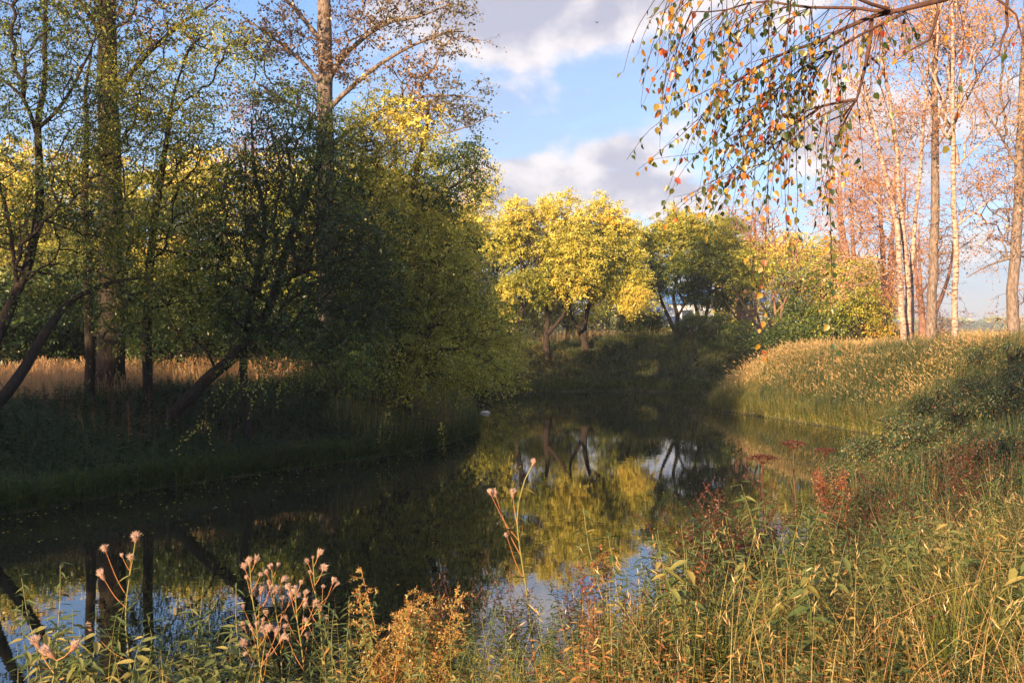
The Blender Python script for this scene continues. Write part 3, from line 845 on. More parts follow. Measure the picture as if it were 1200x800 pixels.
# --- right bank birches and poplars
BD = 38.0
K = [
    ('white birch stem curving up leftwards, first of the pale trunks beside the sunny grass', 'birch', BARK_BIRCH,
     [[(1059, 412, BD, .17), (1055, 350, BD, .15), (1049, 280, BD, .135), (1043, 240, BD, .125), (1030, 190, BD, .10), (1018, 130, BD, .08), (1006, 80, BD, .06), (996, 0, BD, .04), (990, -80, BD, .02)],
      [(1046, 262, BD, .05), (1015, 225, BD, .035), (985, 205, BD, .02)], [(1022, 150, BD, .04), (990, 120, BD, .03), (965, 75, BD, .015)], [(1052, 318, BD, .045), (1020, 305, BD, .035), (985, 300, BD, .02), (960, 300, BD, .01)]],
     [(1005, 60, 45, .6, 50), (985, 150, 45, .5, 50), (980, 240, 45, .5, 40), (1000, -40, 50, .6, 50), (1000, 320, 50, .6, 35)]),
    ('straight pale birch stem pressed close behind the leftward curving one', 'birch', BARK_BIRCH,
     [[(1064, 411, BD + .6, .16), (1063, 330, BD + .6, .14), (1057, 270, BD + .6, .125), (1052, 220, BD + .6, .11), (1045, 150, BD + .6, .09), (1034, 77, BD + .6, .07), (1025, 0, BD + .6, .05), (1020, -90, BD + .6, .02)],
      [(1050, 200, BD + .6, .04), (1065, 160, BD + .6, .03), (1072, 110, BD + .6, .02)], [(1040, 120, BD + .6, .04), (1010, 60, BD + .6, .02)]],
     [(1040, 40, 45, .7, 50), (1030, 130, 40, .5, 40), (1030, -60, 50, .7, 50), (1030, 230, 45, .5, 40)]),
    ('pale birch stem leaning right, between the white pair and the shaded trunk', 'birch', BARK_BIRCH,
     [[(1067, 408, BD + 1.2, .13), (1068, 350, BD + 1.2, .12), (1070, 300, BD + 1.2, .11), (1079, 200, BD + 1.2, .09), (1087, 115, BD + 1.2, .07), (1094, 40, BD + 1.2, .05), (1100, -60, BD + 1.2, .02)],
      [(1080, 190, BD + 1.2, .035), (1060, 150, BD + 1.2, .02)], [(1086, 130, BD + 1.2, .035), (1110, 90, BD + 1.2, .02)]],
     [(1090, 40, 45, .75, 45), (1070, 150, 40, .5, 45), (1095, -50, 50, .75, 50)]),
    ('grey shaded trunk standing third from the right edge among the birches', 'poplar', BARK_POPLAR,
     [[(1089, 406, BD + 2, .23), (1092, 340, BD + 2, .20), (1094, 250, BD + 2, .18), (1093, 160, BD + 2, .15), (1091, 70, BD + 2, .12), (1092, -20, BD + 2, .09), (1092, -120, BD + 2, .04)],
      [(1093, 180, BD + 2, .05), (1130, 120, BD + 2, .04), (1160, 60, BD + 2, .02)], [(1093, 300, BD + 2, .04), (1125, 290, BD + 2, .03), (1150, 270, BD + 2, .01)]],
     [(1110, 90, 50, .7, 50), (1090, -40, 60, .7, 60), (1130, 30, 45, .8, 45), (1120, 280, 30, .4, 25)]),
    ('slim orange lit trunk second from the right edge, rising from the tall grass', 'poplar', BARK_BIRCH,
     [[(1118, 416, BD - 1, .16), (1118, 350, BD - 1, .145), (1118, 290, BD - 1, .13), (1114, 200, BD - 1, .11), (1112, 110, BD - 1, .09), (1110, 30, BD - 1, .07), (1112, -80, BD - 1, .03)],
      [(1117, 268, BD - 1, .05), (1150, 240, BD - 1, .04), (1190, 205, BD - 1, .02)], [(1114, 200, BD - 1, .05), (1150, 165, BD - 1, .035), (1200, 130, BD - 1, .02)], [(1118, 350, BD - 1, .03), (1100, 335, BD - 1, .015)]],
     [(1140, 130, 45, .6, 40), (1130, 20, 50, .8, 50), (1150, 220, 40, .5, 30), (1110, -60, 60, .7, 50), (1150, 40, 40, .8, 35)]),
    ('thick dark trunk with a lit left side at the right edge of the view', 'poplar', BARK_POPLAR,
     [[(1187, 416, BD, .27), (1188, 350, BD, .23), (1193, 260, BD, .20), (1196, 160, BD, .17), (1202, 50, BD, .14), (1206, -80, BD, .08), (1208, -160, BD, .03)],
      [(1190, 300, BD, .06), (1160, 310, BD, .04), (1135, 325, BD, .02)], [(1194, 200, BD, .06), (1165, 150, BD, .04), (1140, 110, BD, .02)]],
     [(1180, 160, 45, .85, 50), (1185, 60, 50, .85, 50), (1190, 250, 38, .7, 35), (1160, 300, 30, .5, 25), (1230, 150, 50, .8, 60), (1210, -60, 60, .8, 60), (1150, 215, 30, .6, 25)]),
]
for lab, nm, bark, trunks, bl in K:
    D0 = trunks[0][0][2]
    trunks = [[(a, b_, c, r_ * (.74 if bark is BARK_BIRCH else .9)) for a, b_, c, r_ in tr] for tr in trunks]
    make_tree(nm, lab, 'birch tree' if nm == 'birch' else 'tree', trunks, [PB(a, b_, D0, r, v, ry) for a, b_, r, v, ry in bl],
              n=640, bark=bark, leaf=PINKLEAF, strands=3, per=3, ls=.075, lw=.7, slen=.55, twigs=True, rtip=.0055, gap=.15, bf=.5, droop=.15, vj=.3, group=None)

# --- background trees: four kinds, copied with their parts
proto = {}


def std_tree(name, key, label, cat, leafm, bark, v, h, w, n, ls, per=8, strands=3, gap=0.1, twigs=False, stems=2, D=80.0, rtip=.012, cb=.16, lw=.5, vj=.16):
    """a free standing tree of height h, crown half-width w, built about the origin then placed"""
    x0, y0 = 0.0, D
    z0 = float(H([x0], [y0])[0])
    tr = []
    for s in range(stems):
        a = RNG.normal(size=2) * 0.10 * h
        tr.append([((x0 + .15 * s, y0, z0 - .1), .02 * h * .9, 0, 0), ((x0 + a[0] * .3 + .15 * s, y0 + a[1] * .3, z0 + h * .3), .016 * h, 0, 0),
                   ((x0 + a[0], y0 + a[1], z0 + h * .62), .009 * h, 0, 0), ((x0 + a[0] * 1.2, y0 + a[1] * 1.2, z0 + h * .92), .003 * h, 0, 0)])
    bl = []
    for i in range(9):
        th = RNG.random() * 6.28
        zz = cb + (.92 - cb) * (i / 8)
        rr = w * math.sin(math.pi * min(1, .18 + zz * .8)) * .55
        bl.append((x0 + math.cos(th) * rr, y0 + math.sin(th) * rr, z0 + h * zz, w * .55, w * .55, h * .14, v + RNG.normal() * .06, 1))
    o = make_tree(name, label, cat, tr, bl, n=n, bark=bark, leaf=leafm, strands=strands, per=per, ls=ls, gap=gap, twigs=twigs, rtip=rtip, htint=.012, slen=.6, lw=lw, vj=vj)
    return o


def put(o, px, D, rz, sc, label, group):
    x = (px - 600) / FPX * D
    o.location = (x, D, float(H([x], [D])[0]) - .05)
    o.rotation_euler = (0, 0, rz)
    o.scale = (sc, sc, sc)
    tag(o, label, None, group)


BG = {
    'gold': dict(name='golden_tree', cat='tree', leafm=LEAF, bark=BARK_DARK, v=.66, h=8.5, w=3.2, n=700, ls=.19),
    'olive': dict(name='olive_tree', cat='tree', leafm=LEAF, bark=BARK_DARK, v=.46, h=8.5, w=3.3, n=700, ls=.19),
    'pale': dict(name='silver_birch', cat='birch tree', leafm=LEAF, bark=BARK_BIRCH, v=.56, h=12, w=2.3, n=800, ls=.14, gap=0.0, stems=1, per=6),
    'pink': dict(name='thin_orange_tree', cat='tree', leafm=PINKLEAF, bark=BARK_PINK, v=.55, h=11, w=3.4, n=520, ls=.11, per=4, strands=3, gap=.3, twigs=True, stems=3, rtip=.009),
}
SPOTS = [
    ('gold', 20, 62, 1.42, 'golden tree seen through the leaves at far left'), ('gold', 95, 75, 1.56, 'golden tree glimpsed right behind the massive trunk'),
    ('olive', 160, 66, 1.28, 'olive tree glimpsed low through the left bank trees'), ('gold', 235, 70, 1.49, 'golden tree half hidden behind the leaning trunk'),
    ('pink', 290, 80, 1.56, 'thin orange tree glimpsed behind the dark spreading tree'), ('gold', 350, 74, 1.42, 'golden tree behind the dark crown, left of the pale poplar'),
    ('olive', 420, 64, 1.35, 'olive tree directly behind the pale trunked poplar'), ('gold', 478, 58, 0.95, 'golden tree rising behind the bend of the left bank'),
    ('pale', 560, 74, 1.10, 'tall narrow birch whose tip stands above the yellow trees'), ('gold', 528, 66, 1.05, 'hazy golden tree left of the tall narrow birch'),
    ('olive', 577, 78, 1.00, 'dim olive tree in the hollow left of the slim stemmed tree'), ('pink', 545, 82, 1.00, 'pinkish bare crowned tree in the hazy row left of centre'),
    ('gold', 665, 82, 0.98, 'golden crown showing above and behind the middle yellow tree'), ('olive', 740, 78, 0.95, 'olive crown in the dip between the yellow and olive trees'),
    ('gold', 882, 82, 0.92, 'yellow crown behind the dark bushy tree'), ('pink', 868, 74, 0.95, 'pinkish bare crowned tree above the white wall'),
    ('gold', 925, 72, 0.85, 'yellow tree right of the bare reddish branches'), ('olive', 968, 76, 0.85, 'olive tree in the row behind the yellow green bush'),
    ('pink', 1000, 62, 1.00, 'orange twiggy tree left behind the birch trunks'), ('pink', 1040, 70, 1.15, 'orange twiggy tree directly behind the white birch stems'),
    ('pink', 1085, 58, 0.85, 'orange twiggy tree behind the shaded trunk'), ('gold', 1020, 84, 0.75, 'small yellow tree low behind the birches'),
    ('pink', 1215, 48, 1.05, 'orange twiggy tree behind the thick trunk at the right edge'),
    ('pink', 1290, 60, 1.00, 'orange twiggy tree beyond the right edge'), ('gold', -60, 70, 1.42, 'golden tree beyond the left edge'),
    ('olive', 50, 48, 0.62, 'small olive tree low between the far left stems'), ('gold', 200, 50, 0.66, 'small golden tree low between the massive trunk and the leaning trunk'),
    ('olive', 120, 54, 0.70, 'small olive tree directly behind the massive trunk'), ('gold', 385, 52, 0.75, 'small golden tree low behind the pale poplar'),
    ('olive', 310, 50, 0.70, 'small olive tree hidden low behind the dark crown'), ('gold', 0, 56, 1.14, 'golden tree low behind the stems at far left'),
    ('olive', 440, 49, 0.75, 'small olive tree behind the drooping boughs at the bend'),
    ('olive', 592, 70, .5, 'small olive tree in the gap left of the slim stemmed tree'), ('gold', 628, 78, .52, 'small golden tree seen between the two leftmost yellow trees'),
    ('olive', 664, 84, .6, 'small olive tree seen under the middle yellow tree'), ('gold', 712, 80, .55, 'small golden tree seen under the rightmost yellow tree'), ('olive', 745, 86, .6, 'small olive tree left of the blue roofed hut'),
    ('olive', 455, 38, .88, 'olive tree added for shade close behind the yellow and green tree at the bend'), ('olive', 350, 36, .86, 'olive tree added for shade close behind the dark spreading tree'),  # these last three olives are added to throw shade on the far bank
    ('olive', 490, 34, .80, 'olive tree added for shade whose boughs merge with the drooping ones at the bend')]
for i, (key, px, D, sc, lab) in enumerate(SPOTS):
    if key not in proto:
        kw = dict(BG[key])
        proto[key] = std_tree(kw.pop('name'), key, lab, kw.pop('cat'), kw.pop('leafm'), kw.pop('bark'), **kw)
        o = proto[key]
    else:
        o = copy_tree(proto[key])
    put(o, px, D, i * 2.399, sc, lab, 'background trees beyond the far bank')

# --- unseen trees on the camera's side, placed and sized to shade the left bank
for i, (x, y, h) in enumerate(((-22, -4, 10.2), (-17.5, -9, 10), (-26, 2.5, 8.5), (-33, 6, 10), (-38, -2, 11), (-19.5, -6, 9), (-28, -8, 10), (-24, 0.5, 8.5), (-19.8, -1.2, 14.0), (-16.5, 1.5, 12.5))):
    o = copy_tree(proto['olive'])
    o.location = (x, y, 1.4)
    o.rotation_euler = (0, 0, i * 1.7)
    o.scale = (1.3, 1.3, h / 8.5) if h < 12.4 else (1.05, 1.05, h / 8.5)
    tag(o, 'unseen olive shade tree on the near bank behind the camera, beyond the left edge', None, 'trees on the near bank out of view')
# --- bushes: one kind, copied: thicket under the left trees and along the far bank top
hb = std_tree('thicket_bush', 'bush', '', 'bush', LEAF, BARK_DARK, v=.17, h=2.4, w=1.7, n=420, ls=.10, cb=.12, gap=.05, D=90.0, stems=3)
hb.children[1].name = 'foliage' if hb.children[1].name.startswith('crown') else hb.children[1].name
BU = [(-30, 30, 1.3, 'far left edge'), (20, 31, 1.1, 'crooked stems'), (75, 33, 1.3, 'tall red grass'), (165, 32, 1.2, 'massive trunk'), (215, 30, 1.0, 'leaning trunk'), (270, 34, 1.35, 'drooping tips'),
      (340, 35, 1.3, 'dark crown'), (400, 37, 1.4, 'pale poplar'), (455, 40, 1.2, 'bend'), (510, 46, 1.1, 'yellow bush')]
BF = [(560, 61, 1.0, 'left of the slim stemmed tree'), (738, 60, .66, 'below the blue roofed hut'), (762, 61, .6, 'just left of the three dark stems'), (812, 57, .66, 'below the white wall'), (842, 56.5, .72, 'below the splayed stems'),
      (868, 55.5, .8, 'at the foot of the leaning stems'), (893, 54, .9, 'on the undercut bank'), (925, 56, .95, 'at the foot of the bare reddish tree'), (960, 58, 1.0, 'behind the round yellow green bush'),
      (1045, 47, .9, 'low behind the white birch stems'), (1075, 52, .95, 'behind the foot of the shaded trunk'), (1010, 62, 1.0, 'deep behind the pale yellow bush')]
for i, (px, D, sc, wh) in enumerate(BU + BF):
    o = hb if i == 0 else copy_tree(hb)
    lab = ('dark bush in the shade under the left bank trees, behind the ' + wh) if i < len(BU) else ('low dark bush on the bank top ' + wh)
    put(o, px, D, i * 1.3, sc, lab, 'low bushes under the left trees' if i < len(BU) else 'low bushes along the bank top')


SLB = [(1010, 27, .50, 'at the cove head'), (1050, 25, .55, 'just right of the cove head'), (1095, 26, .60, 'below the shaded trunk'), (1145, 25, .55, 'under the slim orange trunk'),
       (1190, 27, .62, 'at the right edge under the thick trunk'), (1030, 21, .48, 'low beside the cove water'), (1078, 20, .5, 'in the middle of it'), (1125, 21, .52, 'in the hollow towards the right edge'),
       (1180, 20, .55, 'at the right edge of the hollow'), (985, 23, .42, 'nearest the water of the cove'), (1050, 16.5, .40, 'in the dark gap'), (1110, 16, .42, 'above the sunlit thicket'),
       (1165, 16, .45, 'at the right edge above the sunlit thicket'), (1000, 17, .38, 'right behind the rusty docks'), (1150, 31, .5, 'the highest one'), (1215, 23, .6, 'cut by the right edge')]
sb_ = std_tree('slope_bush', 'sb', '', 'bush', WEED, BARK_DARK, v=.26, h=2.0, w=1.3, n=260, ls=.10, cb=.10, gap=.45, D=90.0, stems=4, per=9, lw=.30, vj=.45)
for i, (px, D, sc, wh) in enumerate(SLB):
    o = sb_ if i == 0 else copy_tree(sb_)
    put(o, px, D, i * 2.1, sc, 'small dark bush on the shaded right slope, ' + wh, 'small bushes on the right slope')


# ------------------------------------------------------------------ the birch whose bough hangs into the view
def hanging_birch():
    tb, lb = Buf(), Buf()
    origin = np.array([4.1, 4.4, float(H([4.1], [4.4])[0]) - .05])
    tp = resample([(4.1, 4.4, origin[2], .19), (4.12, 4.45, 3.2, .16), (4.0, 4.5, 5.6, .14), (4.05, 4.4, 8.0, .10), (4.0, 4.5, 10.5, .05), (4.0, 4.5, 12, .02)], .3)
    tube(tb, tp[:, :3], tp[:, 3], 14, rough=.06)

    def br(rows, r0, r1):
        pts = resample([P(*q) for q in rows], .12)
        pts[1:-1] += RNG.normal(size=pts[1:-1].shape) * .006
        tube(tb, pts, np.linspace(r0, r1, len(pts)), 6)
        return pts
    B = []
    main = np.vstack([np.array([[4.02, 4.5, 5.35]])])
    st = resample(np.vstack([[4.02, 4.5, 5.3], [3.3, 4.9, 5.35], P(1200, -25, 5.2), P(1150, -12, 5.2), P(1107, 0, 5.3), P(1050, 14, 5.4), P(1020, 21, 5.5), P(990, 34, 5.5), P(960, 50, 5.5), P(927, 60, 5.5), P(890, 78, 5.6), P(850, 105, 5.7)]), .12)
    tube(tb, st, np.linspace(.035, .004, len(st)), 8)
    B.append(st[8:])
    B.append(br([(1020, 21, 5.5), (1019, 40, 5.5), (1016, 64, 5.5), (1008, 96, 5.5), (1002, 118, 5.5), (988, 133, 5.5), (969, 143, 5.5)], .012, .004))
    B.append(br([(1003, 117, 5.5), (966, 122, 5.6), (938, 142, 5.6), (918, 165, 5.6), (900, 190, 5.7)], .008, .003))
    B.append(br([(1098, 14, 5.3), (1094, 32, 5.3), (1088, 47, 5.3), (1075, 55, 5.3), (1062, 62, 5.3)], .009, .004))
    B.append(br([(1050, 14, 5.4), (1000, 10, 5.5), (950, 12, 5.5), (900, 2, 5.6), (850, 12, 5.6), (810, 15, 5.7)], .010, .003))
    B.append(br([(1060, 16, 5.4), (1010, 40, 5.5), (975, 62, 5.6), (940, 80, 5.7), (910, 110, 5.8)], .009, .003))
    B.append(br([(1040, 12, 5.4), (980, -5, 5.3), (900, -25, 5.3), (830, -30, 5.4), (790, -20, 5.4)], .010, .003))
    B.append(br([(1180, -10, 5.2), (1178, 30, 5.1), (1170, 62, 5.0), (1150, 80, 5.0)], .009, .003))
    B.append(br([(1150, -10, 5.2), (1190, 20, 5.0), (1200, 60, 5.0)], .008, .003))
    B.append(br([(1016, 64, 5.5), (1030, 78, 5.4), (1027, 90, 5.4)], .006, .003))
    strands = [
        [(810, 12, 5.7), (796, 50, 5.7), (793, 90, 5.7), (796, 128, 5.7)], [(830, -10, 5.6), (800, -2, 5.6), (775, 14, 5.6), (757, 22, 5.6)],
        [(850, 105, 5.7), (815, 140, 5.7), (780, 170, 5.7), (746, 197, 5.7)], [(880, 140, 5.7), (830, 175, 5.7), (790, 182, 5.7), (765, 185, 5.7)],
        [(900, 150, 5.7), (860, 195, 5.7), (815, 225, 5.7), (789, 232, 5.7)], [(900, 188, 5.7), (865, 210, 5.7), (835, 220, 5.7), (806, 243, 5.7)],
        [(927, 60, 5.5), (926, 150, 5.5), (925, 240, 5.5), (923, 300, 5.5)], [(893, 80, 5.6), (888, 180, 5.6), (884, 280, 5.6), (888, 340, 5.6)],
        [(967, 143, 5.5), (970, 220, 5.5), (974, 310, 5.5), (977, 412, 5.5)], [(969, 143, 5.5), (962, 200, 5.5), (972, 260, 5.5), (972, 372, 5.5)],
        [(900, 190, 5.7), (896, 290, 5.7), (893, 372, 5.7), (890, 425, 5.7)], [(930, 150, 5.6), (936, 230, 5.6), (930, 290, 5.6), (925, 275, 5.6)],
        [(1027, 90, 5.4), (1036, 120, 5.4), (1044, 150, 5.4), (1048, 182, 5.4)], [(1150, 80, 5.0), (1135, 100, 5.0), (1122, 130, 5.0), (1113, 168, 5.0)],
        [(1120, 0, 5.2), (1128, 40, 5.2), (1124, 80, 5.1), (1120, 110, 5.1)], [(1062, 62, 5.3), (1058, 66, 5.3), (1052, 70, 5.3), (1046, 72, 5.3)],
        [(990, 34, 5.5), (985, 110, 5.5), (992, 170, 5.5), (990, 232, 5.5)], [(938, 142, 5.6), (905, 170, 5.6), (862, 160, 5.6), (835, 165, 5.6)],
        [(1190, 20, 5.0), (1192, 35, 5.0), (1180, 50, 5.0), (1185, 75, 5.0)], [(1100, -5, 5.1), (1096, 10, 5.1), (1108, 22, 5.1), (1106, 38, 5.1)]]
    dens = [1.0] * len(strands)
    allb = np.vstack([B[0][10:], B[1], B[2], B[4], B[5], B[5], B[6][4:]])
    px_of = lambda p: (600 + p[0] / p[1] * FPX, HOR + (EYE - p[2]) / p[1] * FPX)
    tries = 0
    while len(strands) < 185 and tries < 3000:
        tries += 1
        p = allb[RNG.integers(len(allb))]
        x, y = px_of(p)
        if x > 1005:
            if RNG.random() > .35: continue
            dx, dy = RNG.normal() * 15, 25 + 40 * RNG.random()
        else:
            lf = RNG.random()
            dx, dy = (-30 - 110 * lf) * (1 if x > 850 else .45), 50 + 110 * RNG.random()
            if RNG.random() < .3: dx, dy = RNG.normal() * 8, 60 + 130 * RNG.random()
        if y + dy > 275: continue
        D = p[1]
        D1 = D + RNG.normal() * .25
        strands.append([(x, y, D), (x + dx * .4, y + dy * .22, D + (D1 - D) * .4), (x + dx * .8, y + dy * .62, D + (D1 - D) * .8), (x + dx, y + dy, D1)])
        dens.append(.72)
    for n_, (rows, de) in enumerate(zip(strands, dens)):
        pts = resample([P(*q) for q in rows], .045)
        pts[1:] += np.cumsum(RNG.normal(size=pts[1:].shape) * .0022, 0)
        tube(tb, pts, np.linspace(.0030, .0011, len(pts)), 3)
        k = max(3, int(len(pts) * .10))
        q = pts[k:]
        q = q[RNG.random(len(q)) < de]
        if len(q) == 0: continue
        m = len(q)
        base_v = RNG.random() * .50 + .22
        out = rnd3(m) * np.array([1, .8, .25])
        pet = norm(out + np.array([0, 0, -.5]))
        st0 = q + pet * .018
        frusta(tb, q, st0, np.full(m, .0007), np.full(m, .0006), 3)
        sz = .018 + .021 * RNG.random(m)
        vv = np.clip(base_v + RNG.normal(size=m) * .22 + .12 * (RNG.random(m) < .25), 0, 1)
        leaves(lb, st0, norm(pet * .8 + np.array([0, 0, -.9]) + rnd3(m) * .45), norm(rnd3(m) * np.array([1, 1, .6]) + np.array([-.1, -.4, 0])), sz * 1.25, sz * 1.05, vv, True)
    # the unseen rest of its crown, with lobes added to shade the right slope
    rt = empty('birch', origin)
    tag(rt, 'birch bough with green, yellow and red leaves hanging into the top right corner', 'birch tree')
    tb.build('trunk', TWIG, rt, origin, smooth=True)
    lb.build('leaves', BIRCHLEAF, rt, origin)
    ub, tb2 = Buf(), Buf()
    c = np.vstack([np.array([4.0, 4.5, 9.0]) + rnd3(250) * (RNG.random(250) ** .4)[:, None] * np.array([2.4, 2.4, 2.9]),
                   np.array([3.0, 6.0, 7.6]) + rnd3(700) * (RNG.random(700) ** .4)[:, None] * np.array([3.2, 2.0, 1.7]),  # this lobe and the next two are added to shade the slope
                   np.array([0.9, 5.6, 7.9]) + rnd3(750) * (RNG.random(750) ** .4)[:, None] * np.array([3.7, 2.1, 2.0]),
                   np.array([2.6, 0.6, 6.7]) + rnd3(650) * (RNG.random(650) ** .4)[:, None] * np.array([2.1, 1.7, 1.5])])
    nd_, pr_, _o = grow(tp[10:, :3], np.arange(len(tp) - 10) * .3, c, .4)
    gg = np.arange(len(tp) - 10, len(nd_))
    frusta(tb2, nd_[pr_[gg]], nd_[gg], np.full(len(gg), .012), np.full(len(gg), .007), 4)
    pos = np.repeat(c, 13, 0)
    m = len(pos)
    pos = pos + RNG.normal(size=(m, 3)) * .2
    pos = pos[(pos[:, 2] > EYE + .335 * pos[:, 1]) | (pos[:, 0] > .56 * pos[:, 1] + .2)]
    m = len(pos)
    leaves(ub, pos, rnd3(m) + np.array([0, 0, -.8]), rnd3(m), .08, .06, np.clip(.4 + RNG.normal(size=m) * .2, 0, 1))
    ub.build('crown', BIRCHLEAF, rt, origin)
    tb2.build('limbs', TWIG, rt, origin)


hanging_birch()

# ------------------------------------------------------------------ ground cover
def on_screen_points(n, region, dens):
    """random land points inside region(x,y)->bool mask, weighted by dens(x,y,sd) in 0..1"""
    out = []
    tot = 0
    x0, x1, y0, y1 = region
    while tot < n:
        x = x0 + (x1 - x0) * RNG.random(n * 2)
        y = y0 + (y1 - y0) * RNG.random(n * 2)
        sd = sdist(x, y)
        vis = (np.abs(x) < y * 0.56 + 2.0)
        k = (sd > 0.02) & vis & (RNG.random(n * 2) < dens(x, y, sd))
        out.append(np.stack([x[k], y[k], sd[k]], 1))
        tot += k.sum()
    return np.vstack(out)[:n]


def grass(buf, pts, h, w, v, lean=0.35, segs=3, hj=.4, vj=.12):
    n = len(pts)
    base = np.stack([pts[:, 0], pts[:, 1], H(pts[:, 0], pts[:, 1]) - .03], 1)
    hh = np.broadcast_to(h, (n,)) * (1 - hj + 2 * hj * RNG.random(n))
    th = RNG.random(n) * 6.283
    ld = np.stack([np.cos(th), np.sin(th), np.zeros(n)], 1)
    ln = hh * lean * (0.2 + 1.2 * RNG.random(n))
    th2 = th + 1.57 + RNG.normal(size=n) * .8
    sd = np.stack([np.cos(th2), np.sin(th2), np.zeros(n)], 1)
    rows = []
    for i in range(segs + 1):
        t = i / segs
        c = base + np.array([0, 0, 1]) * (hh * (t - .18 * t * t * (ln / hh)))[:, None] + ld * (ln * t * t)[:, None]
        ww = np.broadcast_to(w, (n,)) * (1 - t ** 1.5 * .88) * .5
        rows += [c - sd * ww[:, None], c + sd * ww[:, None]]
    V = np.stack(rows, 1)
    k = 2 * (segs + 1)
    b_ = np.arange(n)[:, None] * k
    F = np.concatenate([b_ + np.array([[2 * i, 2 * i + 1, 2 * i + 3, 2 * i + 2]]) for i in range(segs)])
    vv = np.clip(np.broadcast_to(v, (n,)) + RNG.normal(size=n) * vj, 0, 1)
    buf.add(V.reshape(-1, 3), F, np.repeat(vv, k))
    return base, hh, ld, ln


def seedheads(buf, base, hh, ld, ln, L, W, v):
    """narrow panicle on top of a grass stem"""
    tip = base + np.array([0, 0, 1]) * (hh * (1 - .18 * ln / hh))[:, None] + ld * ln[:, None]
    d = norm(np.array([0, 0, 1.0]) + ld * (ln / hh)[:, None] * 1.6)
    n = len(tip)
    for k in range(5):
        leaves(buf, tip + d * (L * (k / 5 - .5)) + RNG.normal(size=(n, 3)) * W * .3, norm(d + rnd3(n) * .45), rnd3(n), L * .5, W, np.clip(v + RNG.normal(size=n) * .08, 0, 1))


def weeds(buf, pts, h, nl, L, W, v, vj=.12, droop=.3, stemw=.006, vtop=0.0, near=False):
    """leafy stems: upright stalk with nl leaves spiralling up it"""
    n = len(pts)
    base = np.stack([pts[:, 0], pts[:, 1], H(pts[:, 0], pts[:, 1]) - .03], 1)
    hh = np.broadcast_to(h, (n,)) * (.65 + .7 * RNG.random(n))
    th = RNG.random(n) * 6.283
    ld = np.stack([np.cos(th), np.sin(th), np.zeros(n)], 1) * (RNG.random(n) * .3)[:, None]
    up = np.array([0, 0, 1.0])
    top = base + (up + ld) * hh[:, None]
    vb = np.clip(np.broadcast_to(v, (n,)) + RNG.normal(size=n) * vj, 0, 1)
    frusta(buf, base, top, np.full(n, stemw), np.full(n, stemw * .5), 3, np.repeat(np.clip(vb + .12, 0, 1), 6))
    t = .15 + .87 * (np.arange(nl) + RNG.random((n, nl))) / nl
    pos = base[:, None] + (up + ld)[:, None] * (hh[:, None] * t)[..., None]
    a = RNG.random((n, nl)) * 6.283
    out = np.stack([np.cos(a), np.sin(a), np.full_like(a, .0)], -1)
    d = norm(out + np.array([0, 0, .55 - droop * 1.3]) + RNG.normal(size=out.shape) * .2)
    d, pos = d.reshape(-1, 3), pos.reshape(-1, 3)
    k = len(pos)
    sz = (1.15 - .7 * t.ravel()) * (.7 + .6 * RNG.random(k))
    vv = np.clip(np.repeat(vb, nl) + vtop * (t.ravel() - .5) + RNG.normal(size=k) * .07, 0, 1)
    leaves(buf, pos + d * .01, d, norm(rnd3(k) * .6 + up), L * sz, W * sz, vv, near)


def stuff(buf, name, mat, label, cat):
    o = buf.build(name, mat)
    return tag(o, label, cat, kind='stuff')


one = lambda x, y, sd: np.ones_like(x)
# left bank: tall reddish grass on top, dark undergrowth on the slope
b = Buf()
p = on_screen_points(22000, (-16, 0, 17, 34), lambda x, y, sd: np.where((x < -1) & (sd > 3.9) & (sd < 11), 1.0, 0))
pxx = 600 + p[:, 0] / p[:, 1] * FPX
p = p[(RNG.random(len(p)) < np.clip(1.25 - np.maximum(pxx - 230, 0) / 120, .12, 1)) & (snoise(np.c_[p[:, :2], p[:, 2] * 0 + 6], 1.0) > -.75)]
g = grass(b, p[:, :2], .50 + .16 * snoise(np.c_[p[:, :2], p[:, 2] * 0 + 1], 1.4), .012, .93 + .1 * snoise(np.c_[p[:, :2], p[:, 2] * 0], .5), lean=.25, vj=.1)
k = RNG.random(len(p)) < .35
seedheads(b, g[0][k], g[1][k], g[2][k], g[3][k], .12, .014, .92)
stuff(b, 'tall_grass', GRASS, 'tall reddish dry grass along the top of the left bank', 'grass')
b = Buf()
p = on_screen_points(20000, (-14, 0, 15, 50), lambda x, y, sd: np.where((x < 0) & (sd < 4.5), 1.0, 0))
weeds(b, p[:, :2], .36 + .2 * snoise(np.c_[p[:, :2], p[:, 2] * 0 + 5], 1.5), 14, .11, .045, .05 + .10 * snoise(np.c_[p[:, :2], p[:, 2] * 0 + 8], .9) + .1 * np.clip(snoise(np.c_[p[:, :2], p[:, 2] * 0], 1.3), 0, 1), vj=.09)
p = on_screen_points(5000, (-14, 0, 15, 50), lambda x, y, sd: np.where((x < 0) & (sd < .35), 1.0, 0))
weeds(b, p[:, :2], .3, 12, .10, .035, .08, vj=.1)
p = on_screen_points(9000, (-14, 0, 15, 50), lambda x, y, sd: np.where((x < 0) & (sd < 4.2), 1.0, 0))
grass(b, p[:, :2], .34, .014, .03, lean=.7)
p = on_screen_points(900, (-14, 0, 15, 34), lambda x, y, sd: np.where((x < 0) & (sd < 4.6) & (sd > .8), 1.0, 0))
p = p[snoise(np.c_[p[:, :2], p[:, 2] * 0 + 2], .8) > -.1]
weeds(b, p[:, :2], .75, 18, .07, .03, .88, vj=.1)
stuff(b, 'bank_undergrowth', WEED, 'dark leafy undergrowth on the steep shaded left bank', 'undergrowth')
b = Buf()
p = on_screen_points(4200, (-6, 0, 26, 46), lambda x, y, sd: np.where((x < 0) & (sd < 1.6) & (x > -4.8), 1.0, 0))
